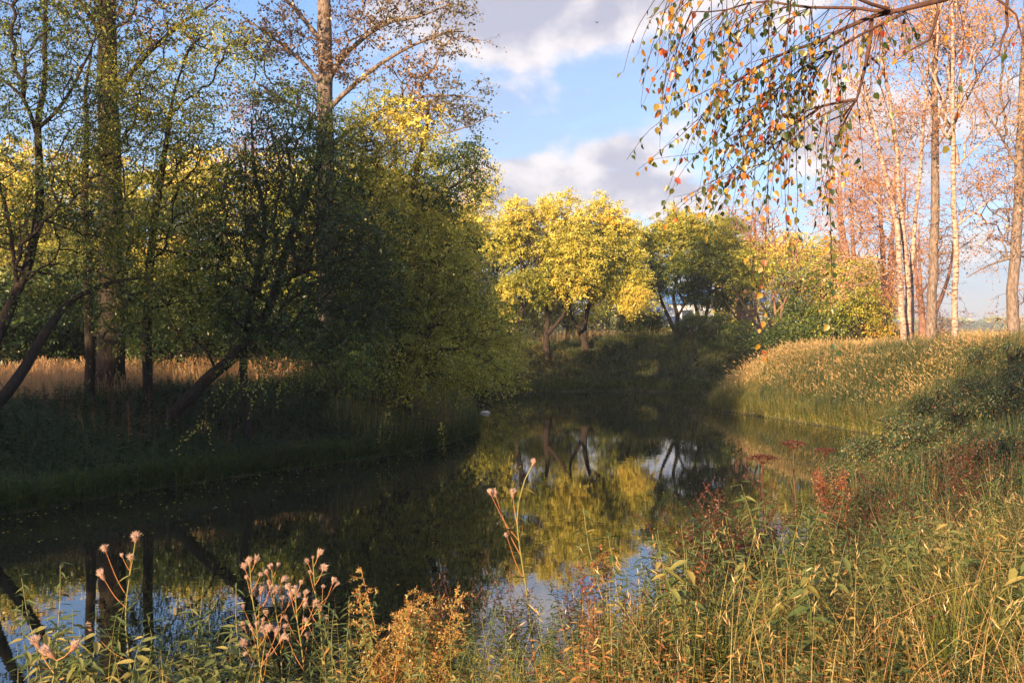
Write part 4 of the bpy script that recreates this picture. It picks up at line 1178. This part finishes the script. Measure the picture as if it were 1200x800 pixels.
weeds(b, p[:, :2], .75, 16, .09, .03, .40 + .15 * snoise(np.c_[p[:, :2], p[:, 2] * 0], .9), vj=.12)
stuff(b, 'bank_undergrowth', WEED, 'mixed grey green and russet weeds at the river bend on the left', 'undergrowth')

def edge_points(n, x0, x1, y0, y1, w=.4):
    out = []
    a = RIVER
    c = np.roll(RIVER, -1, 0)
    L = np.linalg.norm(c - a, axis=1)
    mid = (a + c) / 2
    ok = (mid[:, 0] > x0) & (mid[:, 0] < x1) & (mid[:, 1] > y0) & (mid[:, 1] < y1)
    i = RNG.choice(len(a), n, p=L * ok / (L * ok).sum())
    t = RNG.random(n)[:, None]
    p = a[i] * (1 - t) + c[i] * t
    d = (c - a)[i] / L[i][:, None]
    nr = np.stack([d[:, 1], -d[:, 0]], 1)
    s1 = sdist(*(p + nr * .1).T) > 0
    nr[~s1] *= -1
    return p + nr * (w * RNG.random(n) - .04)[:, None]


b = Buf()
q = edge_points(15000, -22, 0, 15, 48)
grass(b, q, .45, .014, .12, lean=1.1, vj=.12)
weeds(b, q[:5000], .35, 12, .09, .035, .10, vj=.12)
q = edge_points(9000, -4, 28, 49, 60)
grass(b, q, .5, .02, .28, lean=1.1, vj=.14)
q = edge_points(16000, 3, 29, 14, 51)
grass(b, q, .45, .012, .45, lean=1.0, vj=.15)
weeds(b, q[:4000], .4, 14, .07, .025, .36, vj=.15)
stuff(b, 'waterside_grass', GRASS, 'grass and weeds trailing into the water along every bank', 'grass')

# far bank
b = Buf()
p = on_screen_points(13000, (-8, 24, 48, 62), lambda x, y, sd: np.where((y > 47) & (sd < 6), 1.0, 0))
weeds(b, p[:, :2], .42 + .2 * snoise(np.c_[p[:, :2], p[:, 2] * 0 + 7], 1.2), 14, .12, .06, .34 + .20 * snoise(np.c_[p[:, :2], p[:, 2] * 0], .4), vj=.1)
stuff(b, 'bank_undergrowth', WEED, 'dark green undergrowth covering the far bank slope', 'undergrowth')
b = Buf()
p = on_screen_points(16000, (-30, 50, 56, 100), lambda x, y, sd: np.where((sd > 4.5), 1.0, 0))
g = grass(b, p[:, :2], .7, .03, .78 + .12 * snoise(np.c_[p[:, :2], p[:, 2] * 0], .2), lean=.3, segs=2)
p = on_screen_points(3000, (-6, 26, 48, 60), lambda x, y, sd: np.where((y > 47) & (sd < 5), 1.0, 0))
grass(b, p[:, :2], .45, .018, .45, lean=1.0, segs=2, vj=.2)
stuff(b, 'dry_grass', GRASS, 'pinkish dry meadow grass behind the far bank trees', 'grass')

# grassy point and right plateau
b = Buf()
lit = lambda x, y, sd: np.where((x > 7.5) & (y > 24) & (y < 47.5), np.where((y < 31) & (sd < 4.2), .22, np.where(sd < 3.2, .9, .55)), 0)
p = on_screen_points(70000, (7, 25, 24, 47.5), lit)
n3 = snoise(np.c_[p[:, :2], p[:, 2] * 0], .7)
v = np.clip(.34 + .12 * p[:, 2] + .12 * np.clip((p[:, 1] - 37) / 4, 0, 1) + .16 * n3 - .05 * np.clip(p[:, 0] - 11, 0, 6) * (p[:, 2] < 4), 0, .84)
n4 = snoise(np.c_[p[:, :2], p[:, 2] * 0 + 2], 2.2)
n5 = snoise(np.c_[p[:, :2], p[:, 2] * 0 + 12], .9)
kk = (n4 + .6 * n5) > -.9
p, v, n4, n5 = p[kk], v[kk], n4[kk], n5[kk]
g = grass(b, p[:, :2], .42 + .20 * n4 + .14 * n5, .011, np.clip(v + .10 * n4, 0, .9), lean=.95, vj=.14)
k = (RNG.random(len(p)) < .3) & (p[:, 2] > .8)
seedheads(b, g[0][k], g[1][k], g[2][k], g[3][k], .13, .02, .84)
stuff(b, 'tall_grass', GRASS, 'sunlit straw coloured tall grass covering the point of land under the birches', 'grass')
b = Buf()
sl = lambda x, y, sd: np.where((x > 3.2 + y * .12) & (sd < 8) & (y < 38), np.clip(1.15 - (y - 27) / 12 + .04 * (x - 12), .10, 1), 0)
p = on_screen_points(22000, (4, 20, 10.5, 40), sl)
n3 = snoise(np.c_[p[:, :2], p[:, 2] * 0], .8)
weeds(b, p[:, :2], .50 + .28 * snoise(np.c_[p[:, :2], p[:, 2] * 0 + 4], .9), 20, .08, .026, .24 + .22 * n3, vj=.16)
p = on_screen_points(13000, (8, 22, 24, 45), lambda x, y, sd: np.where((sd < 4.5) & (x > 7.5), 1, 0) * (1.15 - sd / 4.5) * np.clip((44 - y) / 8, .15, 1))
weeds(b, p[:, :2], .52 + .25 * snoise(np.c_[p[:, :2], p[:, 2] * 0 + 5], 1.6), 18, .085, .030, .28 + .14 * snoise(np.c_[p[:, :2], p[:, 2] * 0], 1.1), vj=.13)
p = on_screen_points(420, (4, 20, 13, 36), lambda x, y, sd: np.where((x > 3.2 + y * .12) & (sd < 7), 1, 0))
weeds(b, p[:, :2], .6, 18, .04, .02, .94, vj=.05)
stuff(b, 'bank_undergrowth', WEED, 'blue green weeds with russet tufts on the shaded right slope', 'undergrowth')

# near bank: what nobody could count
b = Buf()
fgr = lambda x, y, sd: np.where((y > 3.2) & (y < 14) & (x > -.2 + 0 * y), np.clip(1.2 - (y - 6) / 9, .25, 1), np.where(x > -6, .22 * (y < 7.5), 0.))
p = on_screen_points(20000, (-6, 9, 3.2, 14), lambda x, y, sd: fgr(x, y, sd) * np.where((x < .6) & (y > 5.4) & (x > -1.2), .05, 1))
n3 = snoise(np.c_[p[:, :2], p[:, 2] * 0], .9)
g = grass(b, p[:, :2], .34 + .10 * n3, .0048, .38 + .16 * n3 + .08 * RNG.normal(size=len(p)), lean=.7, vj=.1, segs=4)
stuff(b, 'grass', GRASS, 'thin green grass matted over the near bank', 'grass')
b = Buf()
p = on_screen_points(2100, (-4, 9, 3.2, 11), lambda x, y, sd: np.where(x > .4, np.clip(1.2 - (y - 5) / 6, .1, 1), .05))
n3 = snoise(np.c_[p[:, :2], p[:, 2] * 0], .8)
p = p[n3 > -.1]
g = grass(b, p[:, :2], .60, .0036, .72, lean=.55, vj=.12, segs=5)
k = RNG.random(len(p)) < .4
seedheads(b, g[0][k], g[1][k], g[2][k], g[3][k], .07, .0045, .84)
p = on_screen_points(1500, (-1, 9, 3.2, 11), lambda x, y, sd: np.where(x > .6 + .1 * y, 1., 0.))
grass(b, p[:, :2], .62, .0045, .92, lean=1.3, vj=.1, segs=4)
p = on_screen_points(2500, (-1, 9, 3.2, 11), lambda x, y, sd: np.where(x > .6 + .1 * y, 1., 0.))
grass(b, p[:, :2], .30, .009, .80, lean=1.6, vj=.2, segs=4)
stuff(b, 'dry_grass', GRASS, 'bleached dry grass stalks with seed heads in the near thicket', 'grass')
b = Buf()
p = on_screen_points(13000, (-5, 9, 3.2, 15), lambda x, y, sd: np.where(x > .2 + .2 * (y - 4), 1., .10 * (y < 5.6)))
n3 = snoise(np.c_[p[:, :2], p[:, 2] * 0], 1.1)
weeds(b, p[:, :2], .36 + .16 * snoise(np.c_[p[:, :2], p[:, 2] * 0 + 3], 1.7), 24, .058, .018, .46 + .30 * n3 - .02 * (p[:, 1] - 5), vj=.19, stemw=.0018, near=True)
stuff(b, 'undergrowth', WEED, 'low leafy green undergrowth filling the near bank', 'undergrowth')


# ------------------------------------------------------------------ single plants of the near bank
def stem_line(h, lean, n=7, z0=-.04):
    th = RNG.random() * 6.28
    t = np.linspace(0, 1, n)
    w = np.cumsum(RNG.normal(size=(n, 2)) * .010, 0)
    return np.stack([math.cos(th) * lean * t ** 1.6 + w[:, 0], math.sin(th) * lean * t ** 1.6 + w[:, 1], z0 + (h - z0) * t], 1)


def on_line(L, t):
    t = np.atleast_1d(t) * (len(L) - 1)
    i = np.minimum(t.astype(int), len(L) - 2)
    f = (t - i)[:, None]
    return L[i] * (1 - f) + L[i + 1] * f


def leafy(lb, L, n, t0, t1, ll, lw_, v0, v1, up=.3, droop=.3, jitter=.1):
    t = t0 + (t1 - t0) * (np.arange(n) + RNG.random(n) * .6) / n
    p = on_line(L, t)
    a = np.arange(n) * 2.4 + RNG.random(n) * .6
    d = norm(np.stack([np.cos(a), np.sin(a), up - droop * RNG.random(n) * 2], 1))
    sz = (1.05 - .42 * (t - t0) / max(t1 - t0, .01)) * (.7 + .6 * RNG.random(n))
    v = np.clip(v0 + (v1 - v0) * t + RNG.normal(size=n) * jitter, 0, 1)
    leaves(lb, p, d, norm(rnd3(n) * .45 + np.array([0, 0, 1.0])), ll * sz, lw_ * sz, v, True)


def plant(kind, seed):
    """one upright weed of the near bank, about the origin, returns its root with the parts"""
    global RNG
    keep = RNG
    RNG = np.random.default_rng(seed)
    sb, lb, hb_ = Buf(), Buf(), Buf()
    head = None
    if kind == 'willowherb':
        for s_ in range(2 + RNG.integers(2)):
            L = stem_line(.62 + .3 * RNG.random(), .16)
            tube(sb, L, np.linspace(.0032, .0009, 7), 5, .58)
            leafy(lb, L, 60, .12, 1.02, .085, .020, .82, .30, .35, .5)
    elif kind == 'mugwort':
        for s_ in range(3):
            L = stem_line(.65 + .35 * RNG.random(), .2)
            tube(sb, L, np.linspace(.0032, .0009, 7), 5, .97)
            leafy(lb, L, 60, .1, .95, .075, .020, .24, .12, .3, .4)
            for q in range(9):
                p0 = on_line(L, .55 + .45 * q / 9)[0]
                e = p0 + norm(rnd3(1)[0] * np.array([1, 1, .2]) + np.array([0, 0, 1.0])) * .14
                frusta(sb, p0[None], e[None], np.array([.0014]), np.array([.0007]), 3, .97)
                m = 16
                tt = RNG.random(m)[:, None]
                pp = p0 + (e - p0) * tt
                leaves(hb_, pp, rnd3(m) + np.array([0, 0, .3]), rnd3(m), .014, .008, np.clip(.97 + RNG.normal(size=m) * .02, 0, 1))
        head = 'flower_spikes'
    elif kind == 'nettle':
        for s_ in range(2):
            L = stem_line(.5 + .25 * RNG.random(), .12)
            tube(sb, L, np.linspace(.0034, .0012, 7), 5, .45)
            leafy(lb, L, 26, .15, 1.0, .11, .042, .42, .50, .25, .45, .07)
    elif kind == 'goldenrod':
        for s_ in range(4):
            L = stem_line(.6 + .2 * RNG.random(), .22)
            tube(sb, L, np.linspace(.004, .0015, 7), 5, .74)
            leafy(lb, L, 24, .1, .65, .07, .014, .74, .60, .35, .4)
            for q in range(16):
                p0 = on_line(L, .45 + .55 * q / 16)[0]
                e = p0 + norm(rnd3(1)[0] * np.array([1, 1, .3]) + np.array([0, 0, .35])) * (.16 - .006 * q)
                frusta(sb, p0[None], e[None], np.array([.0012]), np.array([.0006]), 3, .74)
                m = 30
                tt = RNG.random(m)[:, None]
                leaves(hb_, p0 + (e - p0) * tt + np.array([0, 0, -.03]) * tt ** 2, rnd3(m) + np.array([0, 0, .2]), rnd3(m), .018, .007, np.clip(.66 + RNG.normal(size=m) * .07, 0, 1))
        head = 'flower_plumes'
    elif kind == 'dry_dock':
        for s_ in range(4):
            L = stem_line(.75 + .3 * RNG.random(), .14)
            tube(sb, L, np.linspace(.006, .002, 7), 5, .9)
            m = 150
            tt = .30 + .70 * RNG.random(m)
            leaves(hb_, on_line(L, tt) + RNG.normal(size=(m, 3)) * np.array([.020, .020, .02]), rnd3(m) + np.array([0, 0, -.6]), rnd3(m), .022, .018, np.clip(.92 + RNG.normal(size=m) * .05, 0, 1))
            leafy(lb, L, 8, .05, .4, .13, .03, .88, .84, .1, .8)
        head = 'seed_clusters'
    elif kind == 'hogweed':
        L = stem_line(1.15, .03)
        tube(sb, L, np.linspace(.008, .004, 7), 6, .97)
        for q in range(1):
            top = L[-1]
            for a in range(22):
                an = a * 2.4
                rr = .085 * math.sqrt((a + .5) / 22)
                e = top + np.array([math.cos(an) * rr, math.sin(an) * rr, .06 - rr * .25])
                frusta(sb, top[None], e[None], np.array([.0015]), np.array([.001]), 3, .93)
                m = 22
                leaves(hb_, e + RNG.normal(size=(m, 3)) * np.array([.012, .012, .005]), rnd3(m) + np.array([0, 0, .6]), rnd3(m), .012, .008, np.clip(.985 + RNG.normal(size=m) * .02, 0, 1))
        leafy(lb, L, 9, .1, .7, .12, .04, .9, .9, .2, .9)
        head = 'umbel'
    elif kind == 'grass_tuft':
        p = np.zeros((150, 2)) + RNG.normal(size=(150, 2)) * .045
        n = len(p)
        for q in range(n):
            hgt = .35 + .4 * RNG.random()
            th = RNG.random() * 6.28
            ln = hgt * (.25 + .75 * RNG.random())
            t = np.linspace(0, 1, 5)
            Lq = np.stack([p[q, 0] + math.cos(th) * ln * t ** 2, p[q, 1] + math.sin(th) * ln * t ** 2, -.03 + hgt * (t - .3 * t * t)], 1)
            sd_ = np.array([-math.sin(th), math.cos(th), 0])
            ww = .0026 * (1 - .85 * t ** 1.5)
            V = np.stack([Lq - sd_ * ww[:, None], Lq + sd_ * ww[:, None]], 1).reshape(-1, 3)
            F = [[2 * i, 2 * i + 1, 2 * i + 3, 2 * i + 2] for i in range(4)]
            lb.add(V, F, float(np.clip(.42 + RNG.normal() * .14, 0, 1)))
    root = empty(kind, (0, 0, 0))
    if sb.n: sb.build('stem', WEED, root)
    if lb.n: lb.build('leaves' if kind != 'grass_tuft' else 'blades', WEED if kind != 'grass_tuft' else GRASS, root)
    if hb_.n: tag(hb_.build(head, WEED, root), kind='stuff')
    RNG = keep
    return root


def thistle(seed, L, branches, rh):
    """thistle run to seed: L stem control rows in metres (world), branches: (t, direction, length)"""
    global RNG
    keep = RNG
    RNG = np.random.default_rng(seed)
    sb, lb = Buf(), Buf()
    o0 = L[0].copy()
    tube(sb, L, np.linspace(.0065, .0028, len(L)), 6, .55)
    tips = [(L[-1], norm(L[-1] - L[-2]))]
    for t, d, ln in branches:
        p0 = on_line(L, t)[0]
        d = norm(np.array(d, float))
        q = resample([p0, p0 + d * ln * .5 + np.array([0, 0, ln * .02]), p0 + d * ln + np.array([0, 0, ln * .25])], .03)
        tube(sb, q, np.linspace(.0028, .0014, len(q)), 5, .78)
        tips.append((q[-1], norm(q[-1] - q[-2])))
    leafy(lb, L, 22, .05, .9, .11, .020, .50, .40, .5, .5)
    root = empty('thistle', o0)
    sb.build('stem', WEED, root, o0)
    lb.build('leaves', WEED, root, o0)
    for p, d in tips:
        fb = Buf()
        s = rh * (.5 + .85 * RNG.random())
        cup = resample([p - d * s * .3, p, p + d * s * .5, p + d * s * .8], s * .25)
        k = len(cup)
        tube(fb, cup, s * .34 * np.sin(np.linspace(.35, 2.4, k)), 8, .08)
        m = 420
        skew = rnd3(1)[0] * .5
        m = int(160 + 300 * RNG.random())
        dd = norm(rnd3(m) * (.6 + .6 * RNG.random()) + d * .75 + skew * 1.6)
        leaves(fb, p + d * s * .65 + rnd3(m) * s * .34, dd, rnd3(m), s * (.30 + .55 * RNG.random(m)), s * .07, np.clip(.55 + RNG.normal(size=m) * .25, 0, 1))
        fb.build('seed_head', FLUFF, root, o0)
    RNG = keep
    return root


def ground_pt(px, D):
    x = (px - 600) / FPX * D
    return np.array([x, D, max(float(H([x], [D])[0]), -.1)])


def thistle_at(label, seed, px, D, rows, branches, rh=.03):
    g0 = ground_pt(px, D)
    L = resample([g0] + [P(a, b_, D) for a, b_ in rows], .07)
    tag(thistle(seed, L, branches, rh), label, 'thistle', 'thistles gone to seed')


thistle_at('thistle with five pinkish fluffy heads, far left before the dark water', 11, 152, 5.2, [(150, 780), (146, 735), (148, 696), (158, 634)],
           [(.70, (-.9, .1, .8), .16), (.74, (-.6, 0, 1), .21), (.80, (.1, 0, .9), .10), (.86, (-.3, -.1, .5), .07), (.45, (-.9, 0, .5), .22)], .030)
thistle_at('thistle close to the lens at the bottom left corner with two big pale tufts', 12, 20, 3.7, [(60, 800), (66, 776), (60, 770)],
           [(.9, (.9, 0, .4), .06), (.8, (-.7, .2, .7), .10)], .048)
thistle_at('tall thin thistle standing alone against the reflected yellow trees', 13, 632, 5.0, [(626, 770), (618, 700), (606, 610), (616, 560), (624, 545)],
           [(.60, (-.55, .1, 1), .26), (.66, (-.8, 0, 1), .22), (.72, (-.2, .2, 1), .12), (.5, (-.5, -.1, 1), .20)], .027)
for i, (px, topy, D, wh) in enumerate(((292, 662, 5.4, 'leftmost of the fluffy cluster'), (318, 668, 5.6, 'densest of the fluffy cluster, thick with open heads'), (345, 690, 5.3, 'right side of the fluffy cluster, leaning inwards'),
                                       (366, 655, 5.5, 'tallest of the fluffy cluster with one head on top'), (300, 735, 4.9, 'shortest of the fluffy cluster, low in front'))):
    thistle_at('thistle left of centre, ' + wh, 20 + i, px + 14, D, [(px + 10, topy + 90), (px + 3, topy + 40), (px, topy)],
               [(.62, (-.7, 0, 1), .13), (.68, (.6, .1, 1), .14), (.78, (-.4, .2, 1), .10), (.84, (.7, -.1, 1), .08), (.55, (.3, -.4, 1), .12), (.5, (-.8, .3, 1), .14), (.72, (.9, .3, .7), .12), (.9, (-.6, .1, .9), .06), (.95, (.5, .3, .9), .05), (.64, (0, .6, 1), .15)], .023)

PR = {}
def scatter(kind, spots, label, cat, group, smin=.8, smax=1.25):
    for i, (x, y) in enumerate(spots):
        key = (kind, i % 3)
        if key not in PR:
            PR[key] = plant(kind, 100 + len(PR))
            o = PR[key]
        else:
            o = copy_tree(PR[key])
        sc = smin + (smax - smin) * RNG.random()
        o.location = (x, y, float(H([x], [y])[0]) - .02)
        tl = .015 if kind == 'hogweed' else .06
        o.rotation_euler = (RNG.normal() * tl, RNG.normal() * tl, RNG.random() * 6.28)
        o.scale = (sc, sc, sc)
        tag(o, label, cat, group)


def spots(n, px0, px1, D0, D1, sep=.16):
    out = []
    t = 0
    while len(out) < n and t < 6000:
        t += 1
        D = D0 + (D1 - D0) * RNG.random()
        x = (px0 + (px1 - px0) * RNG.random() - 600) / FPX * D
        if sdist([x], [D])[0] < .05: continue
        if any((x - a) ** 2 + (D - c) ** 2 < sep * sep for a, c in out): continue
        out.append((x, D))
    return out


scatter('willowherb', spots(24, 20, 480, 4.7, 6.0), 'green willowherb with reddish lower leaves at the water edge, bottom left', 'weed', 'willowherbs at the bottom left')
scatter('willowherb', spots(30, 480, 760, 4.3, 5.4), 'green willowherb with orange lower leaves below the sky reflection', 'weed', 'willowherbs at the bottom centre', .5, .75)
scatter('willowherb', spots(72, 720, 1190, 4.5, 10.0), 'pale green willowherb standing in the sunlit thicket on the right', 'weed', 'willowherbs in the right thicket')
scatter('mugwort', spots(10, 500, 720, 4.8, 5.8), 'dark mugwort with small brown tops against the reflected sky', 'weed', 'mugworts at the bottom centre', .6, .85)
scatter('willowherb', spots(30, 775, 960, 6.6, 10.5), 'tall leafy willowherb rising in front of the water in the middle of the right bank', 'weed', 'tall willowherbs beside the water', 1.25, 1.7)
scatter('mugwort', spots(22, 765, 930, 6.8, 9.5), 'tall dark topped mugwort rising in front of the reflected sky', 'weed', 'tall mugworts beside the water', 1.15, 1.5)
scatter('goldenrod', spots(6, 800, 930, 6.5, 9.0, .4), 'ochre goldenrod among the tall weeds beside the water', 'goldenrod', 'goldenrods beside the water', .9, 1.25)
scatter('dry_dock', spots(8, 690, 860, 5.0, 7.0, .3), 'rusty dock with reddish seeds low at the bottom centre', 'dock', 'docks at the bottom centre', .55, .75)
scatter('mugwort', spots(46, 760, 1190, 7.5, 15), 'dark mugwort with purplish tops in the shaded part of the right thicket', 'weed', 'mugworts in the right thicket')
scatter('nettle', spots(14, 30, 330, 4.2, 5.6), 'broad leaved bright green nettle at the bottom left edge', 'nettle', 'nettles at the bottom left')
scatter('nettle', spots(56, 740, 1190, 4.3, 8.5), 'broad leaved yellow green nettle in the sunlit right thicket', 'nettle', 'nettles in the right thicket')
scatter('goldenrod', spots(7, 432, 505, 4.9, 5.6, .09), 'feathery ochre goldenrod in the orange patch at the bottom', 'goldenrod', 'goldenrods at the bottom', .9, 1.1)
scatter('dry_dock', spots(6, 962, 993, 12.0, 13.4, .12), 'rust red dry dock in the dense clump beside the cove', 'dock', 'rusty docks beside the cove', 1.1, 1.35)
scatter('dry_dock', spots(9, 690, 960, 5.6, 8.5, .5), 'single brown dry dock spike among the green weeds on the right', 'dock', 'scattered dry docks', .55, .75)
for px, py, D, lab in ((931, 514, 10.6, 'dark red dry umbel, largest of the three by the cove'), (903, 528, 10.0, 'dark red dry umbel, leftmost and lowest of the three by the cove'),
                       (974, 521, 11.4, 'dark red dry umbel, rightmost of the three above the rusty docks')):
    x = (px - 600) / FPX * D
    sc = (P(px, py, D)[2] - float(H([x], [D])[0])) / 1.22
    scatter('hogweed', [(x, D)], lab, 'hogweed', 'dry umbels by the cove', sc, sc)
scatter('grass_tuft', spots(44, 760, 1190, 4.4, 9.0), 'tuft of long green grass in the right thicket', 'grass', 'grass tufts in the right thicket', .9, 1.4)

# ------------------------------------------------------------------ small things
def flat_mat(name, col, rough=.8):
    m = noise_mat(name, [(0.3, tuple(c * .85 for c in col)), (0.7, col)], 4, rough=rough)
    return m


def box(buf, x0, x1, y0, y1, z0, z1):
    V = [(x, y, z) for z in (z0, z1) for y in (y0, y1) for x in (x0, x1)]
    F = [(0, 2, 3, 1), (4, 5, 7, 6), (0, 1, 5, 4), (1, 3, 7, 5), (3, 2, 6, 7), (2, 0, 4, 6)]
    buf.add(V, F)


def gable(buf, x0, x1, y0, y1, z0, z1, along_x=True, t=.12):
    """two roof slabs meeting at a ridge"""
    if along_x:
        ym = (y0 + y1) / 2
        for a, c in ((y0, ym), (y1, ym)):
            V = [(x0, a, z0), (x1, a, z0), (x1, c, z1), (x0, c, z1), (x0, a, z0 + t), (x1, a, z0 + t), (x1, c, z1 + t), (x0, c, z1 + t)]
            buf.add(V, [(0, 1, 2, 3), (4, 5, 6, 7), (0, 1, 5, 4), (1, 2, 6, 5), (3, 0, 4, 7)])
    else:
        xm = (x0 + x1) / 2
        for a, c in ((x0, xm), (x1, xm)):
            V = [(a, y0, z0), (a, y1, z0), (c, y1, z1), (c, y0, z1), (a, y0, z0 + t), (a, y1, z0 + t), (c, y1, z1 + t), (c, y0, z1 + t)]
            buf.add(V, [(0, 1, 2, 3), (4, 5, 6, 7), (0, 1, 5, 4), (1, 2, 6, 5), (3, 0, 4, 7)])


BLUE = flat_mat('blue_sheet_roof', (.05, .14, .36), .5)
SHADE_WHITE = flat_mat('shade_tinted_plaster', (.40, .43, .50))  # grey-blue puts the wall's shade into the plaster colour
GREYW = flat_mat('weathered_wood', (.12, .10, .09))
GLASS = flat_mat('window_glass', (.03, .04, .06), .15)


def house(label, px0, px1, D, zt, zr, wall, depth, name, wins):
    x0, x1 = (px0 - 600) / FPX * D, (px1 - 600) / FPX * D
    zb = 2.2
    o = empty(name, ((x0 + x1) / 2, D, zb))
    tag(o, label, 'building')
    og = (float(o.location[0]), float(o.location[1]), float(o.location[2]))
    w = Buf(); box(w, x0, x1, D, D + depth, zb, zt); w.build('wall', wall, o, og)
    rf = Buf(); gable(rf, x0 - .3, x1 + .3, D - .35, D + depth + .35, zt - .12, zr); rf.build('roof', BLUE, o, og)
    g1 = Buf()
    g1.add([(x0 + .01, D, zt), (x0 + .01, D + depth, zt), (x0 + .01, D + depth / 2, zr - .1)], [(0, 1, 2)])
    g1.add([(x1 - .01, D, zt), (x1 - .01, D + depth, zt), (x1 - .01, D + depth / 2, zr - .1)], [(0, 1, 2)])
    g1.build('gable_wall', wall, o, og)
    for wx in wins:
        f = Buf(); box(f, x0 + wx, x0 + wx + 1.2, D - .05, D - .003, zt - 1.9, zt - .6)
        fo = f.build('window', SHADE_WHITE, o, og)
        gl = Buf(); box(gl, x0 + wx + .1, x0 + wx + 1.1, D - .062, D - .052, zt - 1.8, zt - .7)
        gl.build('pane', GLASS, fo, og)


house('small weathered hut with a bright blue roof left of the dark stems', 756, 776, 92, 4.3, 5.6, GREYW, 3.0, 'hut', [])
house('long white building with a low blue roof behind the olive trees', 783, 897, 97, 5.9, 7.2, SHADE_WHITE, 7.0, 'white_house', [1.2, 4.2, 7.0])
b = Buf()
z = 2.4
fo = empty('plank_fence', (11.6, 88, z))
tag(fo, 'low grey plank fence in front of the blue roofed hut', 'fence')
fp = Buf()
for i in range(24):
    box(fp, 11.0 + i * .16, 11.0 + i * .16 + .12, 88, 88.03, z, z + 1.25 + .05 * random.random())
fp.build('planks', GREYW, fo, (11.6, 88, z))
fr = Buf(); box(fr, 11.0, 14.9, 88.035, 88.08, z + .3, z + .38); box(fr, 11.0, 14.9, 88.035, 88.08, z + .95, z + 1.03)
fr.build('rails', GREYW, fo, (11.6, 88, z))

# stone in the water
sx = P(568, 484, 40)
b = Buf()
u, w_ = np.meshgrid(np.linspace(0, 2 * math.pi, 18, endpoint=False), np.linspace(-.3, math.pi / 2, 8))
V = np.stack([.20 * np.cos(u) * np.cos(w_), .14 * np.sin(u) * np.cos(w_), .09 * np.sin(w_)], -1).reshape(-1, 3)
V *= (1 + .12 * snoise(V, 14))[:, None]
i, j = np.meshgrid(np.arange(7), np.arange(18), indexing='ij')
b.add(V, np.stack([i * 18 + j, i * 18 + (j + 1) % 18, (i + 1) * 18 + (j + 1) % 18, (i + 1) * 18 + j], -1).reshape(-1, 4))
o = b.build('stone', flat_mat('pale_stone', (.42, .42, .44)), smooth=True)
o.location = (sx[0], sx[1], .01)
tag(o, 'pale flat stone showing above the water by the river bend', 'stone')

# leaves afloat
b = Buf()
x = -12 + 26 * RNG.random(12000)
y = 8 + 44 * RNG.random(12000)
sd_ = sdist(x, y)
k = (sd_ < -.05) & (RNG.random(12000) < np.exp(sd_ / 1.3) + .015 + .06 * (snoise(np.c_[x, y, x * 0], .7) > .7))
q = np.stack([x[k], y[k], np.full(k.sum(), .004)], 1)
leaves(b, q, rnd3(len(q)) * np.array([1, 1, .02]), np.array([0, 0, 1.0]) + rnd3(len(q)) * .08, .055, .035, np.clip(.7 + RNG.normal(size=len(q)) * .12, 0, 1))
stuff(b, 'floating_leaves', LEAF, 'fallen leaves afloat along the edges of the river', 'leaves')

# bird
bp_ = P(699, 28, 95)
b = Buf()
L = resample([(-.16, 0, 0), (-.08, 0, .01), (0, 0, .015), (.08, 0, .01), (.15, 0, 0)], .03)
tube(b, L, .045 * np.sin(np.linspace(.25, 2.9, len(L))) + .004, 8)
for s_ in (-1, 1):
    b.add([(-.05, 0, .02), (.07, 0, .02), (.05, s_ * .17, .09), (-.03, s_ * .17, .09), (-.06, s_ * .34, .05), (.0, s_ * .34, .05), (-.05, 0, .035), (.07, 0, .035), (.05, s_ * .17, .10), (-.03, s_ * .17, .10)],
          [(0, 1, 2, 3), (3, 2, 5, 4), (6, 7, 8, 9), (0, 1, 7, 6)])
o = b.build('bird', flat_mat('dark_feathers', (.03, .03, .035)))
o.location = tuple(bp_)
o.rotation_euler = (.2, 0, .9)
tag(o, 'small dark bird flying high under the grey cloud', 'bird')

# far off forest on the horizon
b = Buf()
n = 900
xs = np.linspace(-1100, 1400, n) + RNG.normal(size=n) * 3
ys = 820 + 90 * np.sin(xs * .004) + RNG.random(n) * 160
hs = 8 + 7 * RNG.random(n) + 3 * np.sin(xs * .013)
for k in range(70):
    c = np.stack([xs + RNG.normal(size=n) * 3, ys + RNG.normal(size=n) * 3, 2 + hs * (RNG.random(n) ** .8)], 1)
    leaves(b, c, rnd3(n), norm(rnd3(n) + np.array([-.4, -.8, .2])), 4.2, 3.4, np.clip(.42 + .25 * np.sin(xs * .05) * np.cos(xs * .021) + RNG.normal(size=n) * .08, 0, 1))
stuff(b, 'far_forest', LEAF, 'autumn forest lying along the horizon at the far right', 'forest')

# ------------------------------------------------------------------ the air
def haze():
    m, nt = new_mat('air')
    out = nt.nodes.new('ShaderNodeOutputMaterial')
    pv = nd(nt, 'ShaderNodeVolumePrincipled')
    pv.inputs['Color'].default_value = (.80, .86, .95, 1)
    pv.inputs['Density'].default_value = 0.0006
    pv.inputs['Anisotropy'].default_value = 0.2
    nt.links.new(pv.outputs[0], out.inputs['Volume'])
    b = Buf()
    box(b, -4200, 4200, -500, 4700, -4, 60)
    tag(b.build('haze', m), 'thin bluish evening haze', 'haze', kind='stuff')


haze()
